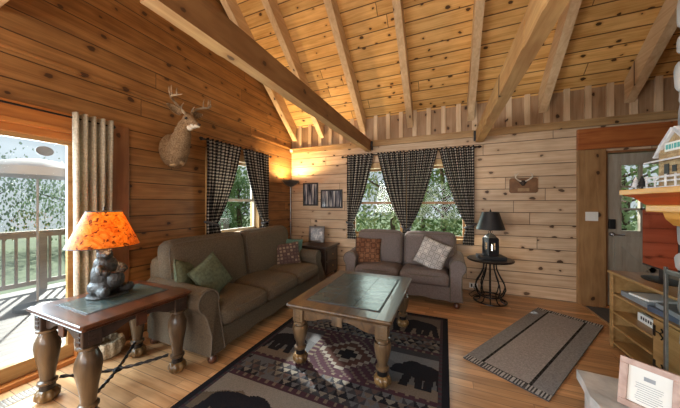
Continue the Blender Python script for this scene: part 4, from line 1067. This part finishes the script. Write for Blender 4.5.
for k in range(4):
    Mx = Matrix.Rotation(k * PI / 2, 4, 'Z'); 
    pn.box(-w + .011, -w - .003, .018, w - .011, -w + .003, .075, 0, Mx).box(-w + .011, -w - .003, .18, w - .011, -w + .003, .235, 0, Mx).box(-w + .011, -w - .003, .075, -.028, -w + .003, .18, 0, Mx).box(.028, -w - .003, .075, w - .011, -w + .003, .18, 0, Mx)
obj('cutout_panel', pn, 'black_matte', lb, world=False)
obj('candle_bulb', MB().lathe([(.001, .06), (.022, .06), (.024, .12), (.018, .15), (.001, .165)], n=12), 'lit_flame', t, True, world=False)
obj('ring_handle', MB().tube([(.028 * math.cos(a), 0, .325 + .022 * math.sin(a)) for a in [2 * PI * k / 16 for k in range(16)]], .004, 6, closed=True), 'black_iron', t, True, world=False)
obj('stem', MB().tube([(0, 0, .30), (0, 0, .62)], .006), 'black_iron', t, True, world=False)
obj('lamp_shade', MB().lathe([(.178, .36), (.105, .60), (.102, .60), (.175, .36)], n=32, cap=False), 'shade_navy' if 'shade_navy' in M else 'black_matte', t, True, world=False)
obj('shade_ring', MB().tube([(.104 * math.cos(2 * PI * k / 24), .104 * math.sin(2 * PI * k / 24), .60) for k in range(24)], .004, 6, closed=True).tube([(-.102, 0, .60), (.102, 0, .60)], .003), 'black_iron', t, True, world=False)
obj('finial', MB().lathe([(.008, .60), (.014, .615), (.006, .63), (.001, .65)], n=10), 'black_iron', t, True, world=False)
pd = bpy.data.lights.new('lantern_light', 'POINT'); pd.energy = 4; pd.color = (1, .75, .45); pd.shadow_soft_size = .03
po = bpy.data.objects.new('lantern_light', pd); C.objects.link(po); po.location = (rx, ry, zb + .47)

# ------------------------------------------------------------------ wall fittings
t = thing('wall_outlet', 'cream electrical outlet low on the back wall behind the round table', 'outlet', (.41, YB, .085))
obj('plate', MB().box(.35, YB - .008, .045, .47, YB - .001, .125, .002), 'white_plastic', t)
obj('sockets', MB().box(.375, YB - .010, .06, .395, YB - .008, .11).box(.425, YB - .010, .06, .445, YB - .008, .11), 'black_matte', t)
tag(obj('power_cord', MB().tube([(.41, YB - .015, .07), (.43, YB - .05, .03), (.38, YB - .10, .007), (.33, 4.22, .007), (.36, 4.12, .007), (.40, 4.20, .007), (.50, 4.33, .012), (.53, 4.37, .04), (.54, 4.38, .3), (.54, 4.38, .6), (.55, 4.36, .64), (.57, 4.30, .62), (.58, 4.20, .606)], .005, 6), 'black_matte', smooth=True), 'black lamp cord on the floor below the outlet', 'cord')
t = thing('light_switch', 'pale double switch plate on the wide brown door post', 'light switch', (1.80, YB - .05, 1.2))
obj('plate', MB().box(1.735, YB - .060, 1.135, 1.865, YB - .051, 1.255, .003), 'white_plastic', t)
for dx in (1.775, 1.825): obj('toggle', MB().box(dx - .006, YB - .07, 1.185, dx + .006, YB - .060, 1.21, .002), 'white_plastic', t)
t = thing('antler_plaque', 'brown wooden plaque with small pale antlers on the back wall', 'plaque', (1.055, YB, 1.63))
pl = [(-.17, -.09), (-.15, -.11), (.15, -.11), (.17, -.09), (.17, .09), (.15, .11), (-.15, .11), (-.17, .09)]
obj('board', MB().prism([(1.055 + a, 1.63 + b) for a, b in pl], 'y', YB - .025, YB - .001), 'plaque_wood', t)
obj('nameplate', MB().box(.985, YB - .028, 1.545, 1.125, YB - .025, 1.59, .001), 'brass_tan', t)
blobs('skull_cap', [((1.045, YB - .04, 1.675), (.045, .025, .03)), ((1.045, YB - .05, 1.65), (.025, .02, .03))], .006, 'deer_dark', t, 2)
for sg in (-1, 1):
    a0 = Vector((1.045 + sg * .025, YB - .05, 1.69))
    P_ = [a0 + Vector(v) for v in ((0, 0, 0), (sg * .04, -.01, .02), (sg * .075, -.03, .05), (sg * .07, -.05, .09), (sg * .045, -.06, .11))]
    an = MB().tube([tuple(p) for p in P_], [.010, .009, .008, .006, .003], 7).tube([tuple(P_[2]), tuple(P_[2] + Vector((sg * .01, -.01, .06)))], [.006, .002], 6)
    obj('antler', an, 'deer_white', t, True)

# ------------------------------------------------------------------ chimney, mantel, hearth
cz0 = 0
ch = MB().box(1.19, -.6, 0, XR - .01, 1.96, zc(1.96) - .02)
chim = struct('wall_chimney', ch, 'mortar', label='fieldstone chimney breast at the right edge')
random.seed(8)
def stone(mb, face, a0, a1, z0, z1, d):
    # irregular rounded stone on face: 'x' faces -X at x=1.19 ; 'y' faces +Y at y=1.96
    g = .008; n = 8; pts = []
    ca, cz_ = (a0 + a1) / 2, (z0 + z1) / 2; ha, hz = (a1 - a0) / 2 - g, (z1 - z0) / 2 - g
    outer = []
    for k in range(12):
        an = 2 * PI * k / 12 + .15; c_, s__ = math.cos(an), math.sin(an); q = random.uniform(.93, 1.03)
        outer.append((ca + ha * q * math.copysign(abs(c_) ** .45, c_), cz_ + hz * q * math.copysign(abs(s__) ** .45, s__)))
    vs = []
    for sc_, dd in ((1, 0), (.97, d * .6), (.85, d), (.4, d * 1.08)):
        for a, z in outer:
            a2, z2 = ca + (a - ca) * sc_, cz_ + (z - cz_) * sc_; dn = dd + (.008 * noise.noise((a2 * 9, z2 * 9, 0)) if dd else -.01)
            vs.append((1.19 - dn, a2, z2) if face == 'x' else (a2, 1.96 + dn, z2))
    fs = [(i * 12 + k, i * 12 + (k + 1) % 12, (i + 1) * 12 + (k + 1) % 12, (i + 1) * 12 + k) for i in range(3) for k in range(12)] + [tuple(36 + k for k in range(12))]
    mb.add(vs, fs)
for face, lo, hi in (('x', -.6, 1.985), ('y', 1.165, 2.9)):
    ms = {'grey_stone': MB(), 'pale_stone': MB()}; z = 0.02
    while z < 5.0:
        h = random.uniform(.13, .26); a = lo
        while a < hi - .05:
            w = min(random.uniform(.18, .42), hi - a)
            if hi - a - w < .1: w = hi - a
            inside_fb = False
            if not inside_fb: stone(ms[random.choice(['grey_stone', 'pale_stone', 'pale_stone'])], face, a, a + w, z, z + h, random.uniform(.02, .04))
            a += w
        z += h
    for k, mb in ms.items(): obj('stone_facing', mb, k, chim, True, auto=60)
t = thing('mantel_shelf', 'orange wood mantel shelf on the stone chimney', 'mantel', (1.3, 1.3, 1.31))
obj('shelf', MB().box(1.00, -.3, 1.415, 1.15, 2.11, 1.445, .004).box(1.15, 2.005, 1.415, 1.75, 2.11, 1.445, .004), 'mantel_wood', t)
# cove between the boards
vs = []; q = [(1.01, 2.10, 1.415), (1.045, 2.06, 1.395), (1.075, 2.03, 1.355)]
m = MB()
for (xa, ya, za), (xb, yb_, zb_) in zip(q, q[1:]):
    m.add([(xa, -.3, za), (xa, ya, za), (xb, yb_, zb_), (xb, -.3, zb_)], [(0, 1, 2, 3)]); m.add([(xa, ya, za), (1.7, ya, za), (1.7, yb_, zb_), (xb, yb_, zb_)], [(0, 1, 2, 3)])
obj('cove_moulding', m, 'mantel_cove', t)
obj('bed_moulding', MB().box(1.075, -.3, 1.315, 1.15, 2.03, 1.355, .006).box(1.15, 2.003, 1.315, 1.70, 2.03, 1.355, .006), 'mantel_wood', t)
obj('corbel', MB().prism([(1.15, 1.315), (1.09, 1.315), (1.10, 1.28), (1.13, 1.245), (1.15, 1.24)], 'y', 1.83, 1.93), 'mantel_wood', t)
# hearth
t = thing('stone_hearth', 'rough pale stone hearth slab at the lower right corner', 'hearth', (1.0, 1.2, 0))
pl = [(1.14, 2.06), (1.02, 2.15), (.815, 2.165), (.80, 2.03), (.775, 1.9), (.79, 1.78), (.76, 1.6), (.78, 1.3), (.77, .3), (1.085, .3), (1.085, 1.91), (1.14, 1.95)]
hm = MB(); hm.prism([(1.12, 2.02)] + [(max(x, .0) + .03, y - .03) for x, y in pl[1:-3]] + [(1.08, .3), (1.08, 1.9)], 'z', .0, .19)
obj('hearth_base', hm, 'pale_stone', t)
hs = obj('hearth_slab', MB().prism(pl, 'z', .19, .25), 'pale_stone', t)
# fire screen
t = thing('fireplace_screen', 'steel framed dark glass fireplace screen on the hearth', 'fireplace screen', (1.10, 1.4, .25))
obj('frame', MB().box(1.094, 1.921, .251, 1.108, 1.935, 1.02, .003).box(1.09, .9, .251, 1.112, .922, 1.02, .004).box(1.092, .922, .985, 1.11, 1.915, 1.01, .003).box(1.092, .922, .251, 1.11, 1.915, .28, .003), 'pewter', t)
obj('glass_panel', MB().box(1.098, .922, .28, 1.104, 1.915, .985), 'pane_clear', t)
# certificate frame on hearth
fc = Vector((1.005, 1.865, .372))
t = frame('pink-brown framed certificate standing on the hearth', tuple(fc), .215, .25, (R(-14), 0, R(-38)), 'frame_pink', 'paper', .032, matting=None, th=.03)
tx = MB(); random.seed(4)
tx.box(-.02, -.0135, .035, .02, -.012, .055)
for k in range(9): tx.box(-.05 + random.uniform(0, .01), -.0135, .012 - k * .011, .05 - random.uniform(0, .02), -.012, .0145 - k * .011)
obj('printed_lines', tx, 'case_grey', t, world=False)
# cabin ornament on the mantel
bz = 1.4455
t = thing('cabin_ornament', 'small snowy log cabin ornament with a teal sign on the mantel', 'ornament', (1.085, 1.84, bz), R(-90)); t.scale = (1.0, .55, 1.12)
def cb(nm, mb, m): return obj(nm, mb, m, t, world=False)
lg = MB()
for k in range(9): lg.tube([(-.07, -.03, .012 + k * .019), (.13, -.03, .012 + k * .019)], .0105, 8).tube([(-.07, .09, .012 + k * .019), (.13, .09, .012 + k * .019)], .0105, 8)
for k in range(9): lg.tube([(-.06, -.04, .02 + k * .019), (-.06, .10, .02 + k * .019)], .0105, 8).tube([(.12, -.04, .02 + k * .019), (.12, .10, .02 + k * .019)], .0105, 8)
lg.prism([(-.06, .17), (.12, .17), (.03, .25)], 'y', -.03, .09)
cb('log_walls', lg, 'cabin_tan')
rf = MB()
for sg in (-1, 1):
    for k in range(4):
        Mx = Matrix.Translation((.03, .03, .262)) @ Matrix.Rotation(sg * R(42), 4, 'Y')
        rf.box(sg * .0, -.085, -.004 + k * .003, sg * (.17 - .02 * k), .085, .006 + k * .003, .003, Mx)
cb('roof', rf, 'snow_paint')
cb('sign', MB().box(-.02, -.052, .165, .085, -.042, .205, .003), 'paper')
sg_ = MB()
for k, (a, b) in enumerate(((-.01, .004), (.008, .022), (.027, .034), (.04, .055), (.06, .074))): sg_.box(a, -.0535, .174, b, -.052, .196)
cb('sign_lettering', sg_, 'teal_paint')
wd_ = MB().box(-.03, -.044, .05, .0, -.04, .11).box(.07, -.044, .02, .11, -.04, .12).box(.02, -.044, .07, .045, -.04, .10); cb('windows_and_door', wd_, 'black_matte')
cb('railing', MB().tube([(-.11, -.09, .05), (.14, -.09, .05)], .005, 6).tube([(-.11, -.09, .03), (.14, -.09, .03)], .004, 6).box(-.11, -.094, 0, -.102, -.086, .06).box(-.05, -.094, 0, -.042, -.086, .06).box(.02, -.094, 0, .028, -.086, .06).box(.08, -.094, 0, .088, -.086, .06).box(.132, -.094, 0, .14, -.086, .06), 'snow_paint')
cb('porch_roof', MB().box(-.10, -.10, .135, .14, -.035, .142, .002, Matrix.Translation((0, 0, 0)) @ Matrix.Rotation(R(8), 4, 'X')), 'snow_paint')
cb('base', MB().box(-.12, -.10, 0, .15, .11, .006, .002), 'snow_paint')
random.seed(21)
for k, (ox, oy) in enumerate(((1.035, 2.03), (1.05, 2.07), (1.10, 2.08), (1.03, 1.97))):
    tt = MB().lathe([(.004, 0), (.004, .012), (.022, .012), (.012, .03), (.017, .03), (.008, .05), (.011, .05), (.001, .075)], n=10)
    o = obj('miniature_tree', tt, 'black_matte' if k % 2 else 'snow_paint', None, False); o.location = (ox, oy, bz)
    tag(o, ['white miniature pine at the front corner of the mantel beside the cabin', 'black miniature pine at the far corner of the mantel', 'white miniature pine at the far edge of the mantel by the chimney', 'black miniature pine on the mantel directly before the cabin'][k], 'miniature tree', 'miniature pines on the mantel')

# ------------------------------------------------------------------ TV stand and television
t = thing('tv_stand', 'honey pine open-shelf TV stand beside the chimney', 'tv stand', (1.67, 2.75, 0))
sx0, sx1, sy0, sy1, sz = 1.47, 1.87, 2.20, 3.22, .70
obj('top_board', MB().box(sx0 - .02, sy0, sz, sx1, sy1 + .02, sz + .022, .004), 'stand_pine', t)
obj('side_panel', MB().box(sx0, sy1 - .022, .0, sx1, sy1, sz, .003), 'stand_pine', t)
obj('side_panel', MB().box(sx0, sy0, 0, sx1, sy0 + .022, sz, .003), 'stand_pine', t)
obj('divider', MB().box(sx0 + .02, 2.67, .064, sx1 - .014, 2.689, .499, .003), 'stand_pine', t)
obj('back_panel', MB().box(sx1 - .012, sy0 + .022, .05, sx1 - .002, sy1 - .022, sz), 'stand_pine', t)
obj('face_stile', MB().box(sx0 - .012, sy1 - .045, 0, sx0, sy1, sz, .003), 'stand_pine', t)
for (z, y0_) in ((.50, sy0 + .022), (.33, 2.69), (.20, 2.69), (.045, sy0 + .022)):
    obj('shelf', MB().box(sx0 - .008, y0_, z, sx1 - .012, sy1 - .022, z + .018, .003), 'stand_pine', t)
dd = obj('door', MB().box(sx0 - .014, sy0 + .03, .07, sx0 + .002, 2.67, .495, .004), 'stand_pine', t)
for zz in (.15, .41):
    m = MB().tube([(sx0 - .018, 2.655, zz), (sx0 - .018, 2.60, zz), (sx0 - .018, 2.57, zz + .02), (sx0 - .018, 2.585, zz + .04)], .005, 6).tube([(sx0 - .018, 2.60, zz), (sx0 - .018, 2.57, zz - .02), (sx0 - .018, 2.585, zz - .04)], .005, 6)
    m.box(sx0 - .019, 2.645, zz - .04, sx0 - .014, 2.665, zz + .04); obj('iron_hinge', m, 'black_iron', dd)
# items in the stand
def slab(name, lab, cat, b, m, grp=None, rz=0):
    cx_, cy_ = (b[0] + b[3]) / 2, (b[1] + b[4]) / 2
    o = obj(name, MB().box(b[0] - cx_, b[1] - cy_, 0, b[3] - cx_, b[4] - cy_, b[5] - b[2], .003), m); o.location = (cx_, cy_, b[2]); o.rotation_euler = (0, 0, rz); tag(o, lab, cat, grp); return o
slab('player_box', 'large grey flat player box on the upper shelf of the stand', 'disc player', (1.50, 2.82, .5185, 1.82, 3.14, .562), 'case_grey')
slab('game_case', 'pale grey case lying on the grey player box', 'box', (1.51, 2.86, .5622, 1.78, 3.05, .58), 'paper', None, R(8))
slab('book', 'blue book at the bottom right on the upper shelf of the stand', 'book', (1.49, 2.45, .5185, 1.72, 2.78, .56), 'book_blue', 'books on the stand', R(4))
slab('book', 'grey-blue book lying on top of the blue book on the stand', 'book', (1.50, 2.48, .5602, 1.70, 2.74, .595), 'case_grey', 'books on the stand', R(-5))
o = slab('video_case', 'white lettered case standing on the middle shelf of the stand', 'box', (1.55, 2.75, .3485, 1.58, 3.02, .42), 'paper')
m = MB()
for k in range(8): m.box(-.0165, -.11 + k * .027, .025, -.015, -.095 + k * .027, .05)
obj('lettering', m, 'black_matte', o, world=False)
# tv
tvx, tvy = 1.66, 2.94; zt = sz + .0225
t = thing('television', 'small flat television with a painted-in dark red reflection on the pine stand', 'television', (tvx, tvy, zt), R(-90 - 4))
# local: screen faces -Y
obj('housing', MB().box(-.225, -.02, .09, .225, .03, .60, .008), 'black_matte', t, world=False)
obj('screen', MB().box(-.213, -.0225, .105, .213, -.0202, .588, .001), 'screen_reflection', t, world=False)
obj('stand_neck', MB().box(-.04, -.005, .012, .04, .02, .10, .004), 'black_matte', t, world=False)
obj('stand_base', MB().lathe([(.001, 0), (.15, 0), (.155, .006), (.12, .014), (.001, .014)], n=32, M=Matrix.Diagonal((1.1, .68, 1, 1))), 'black_matte', t, True, world=False)
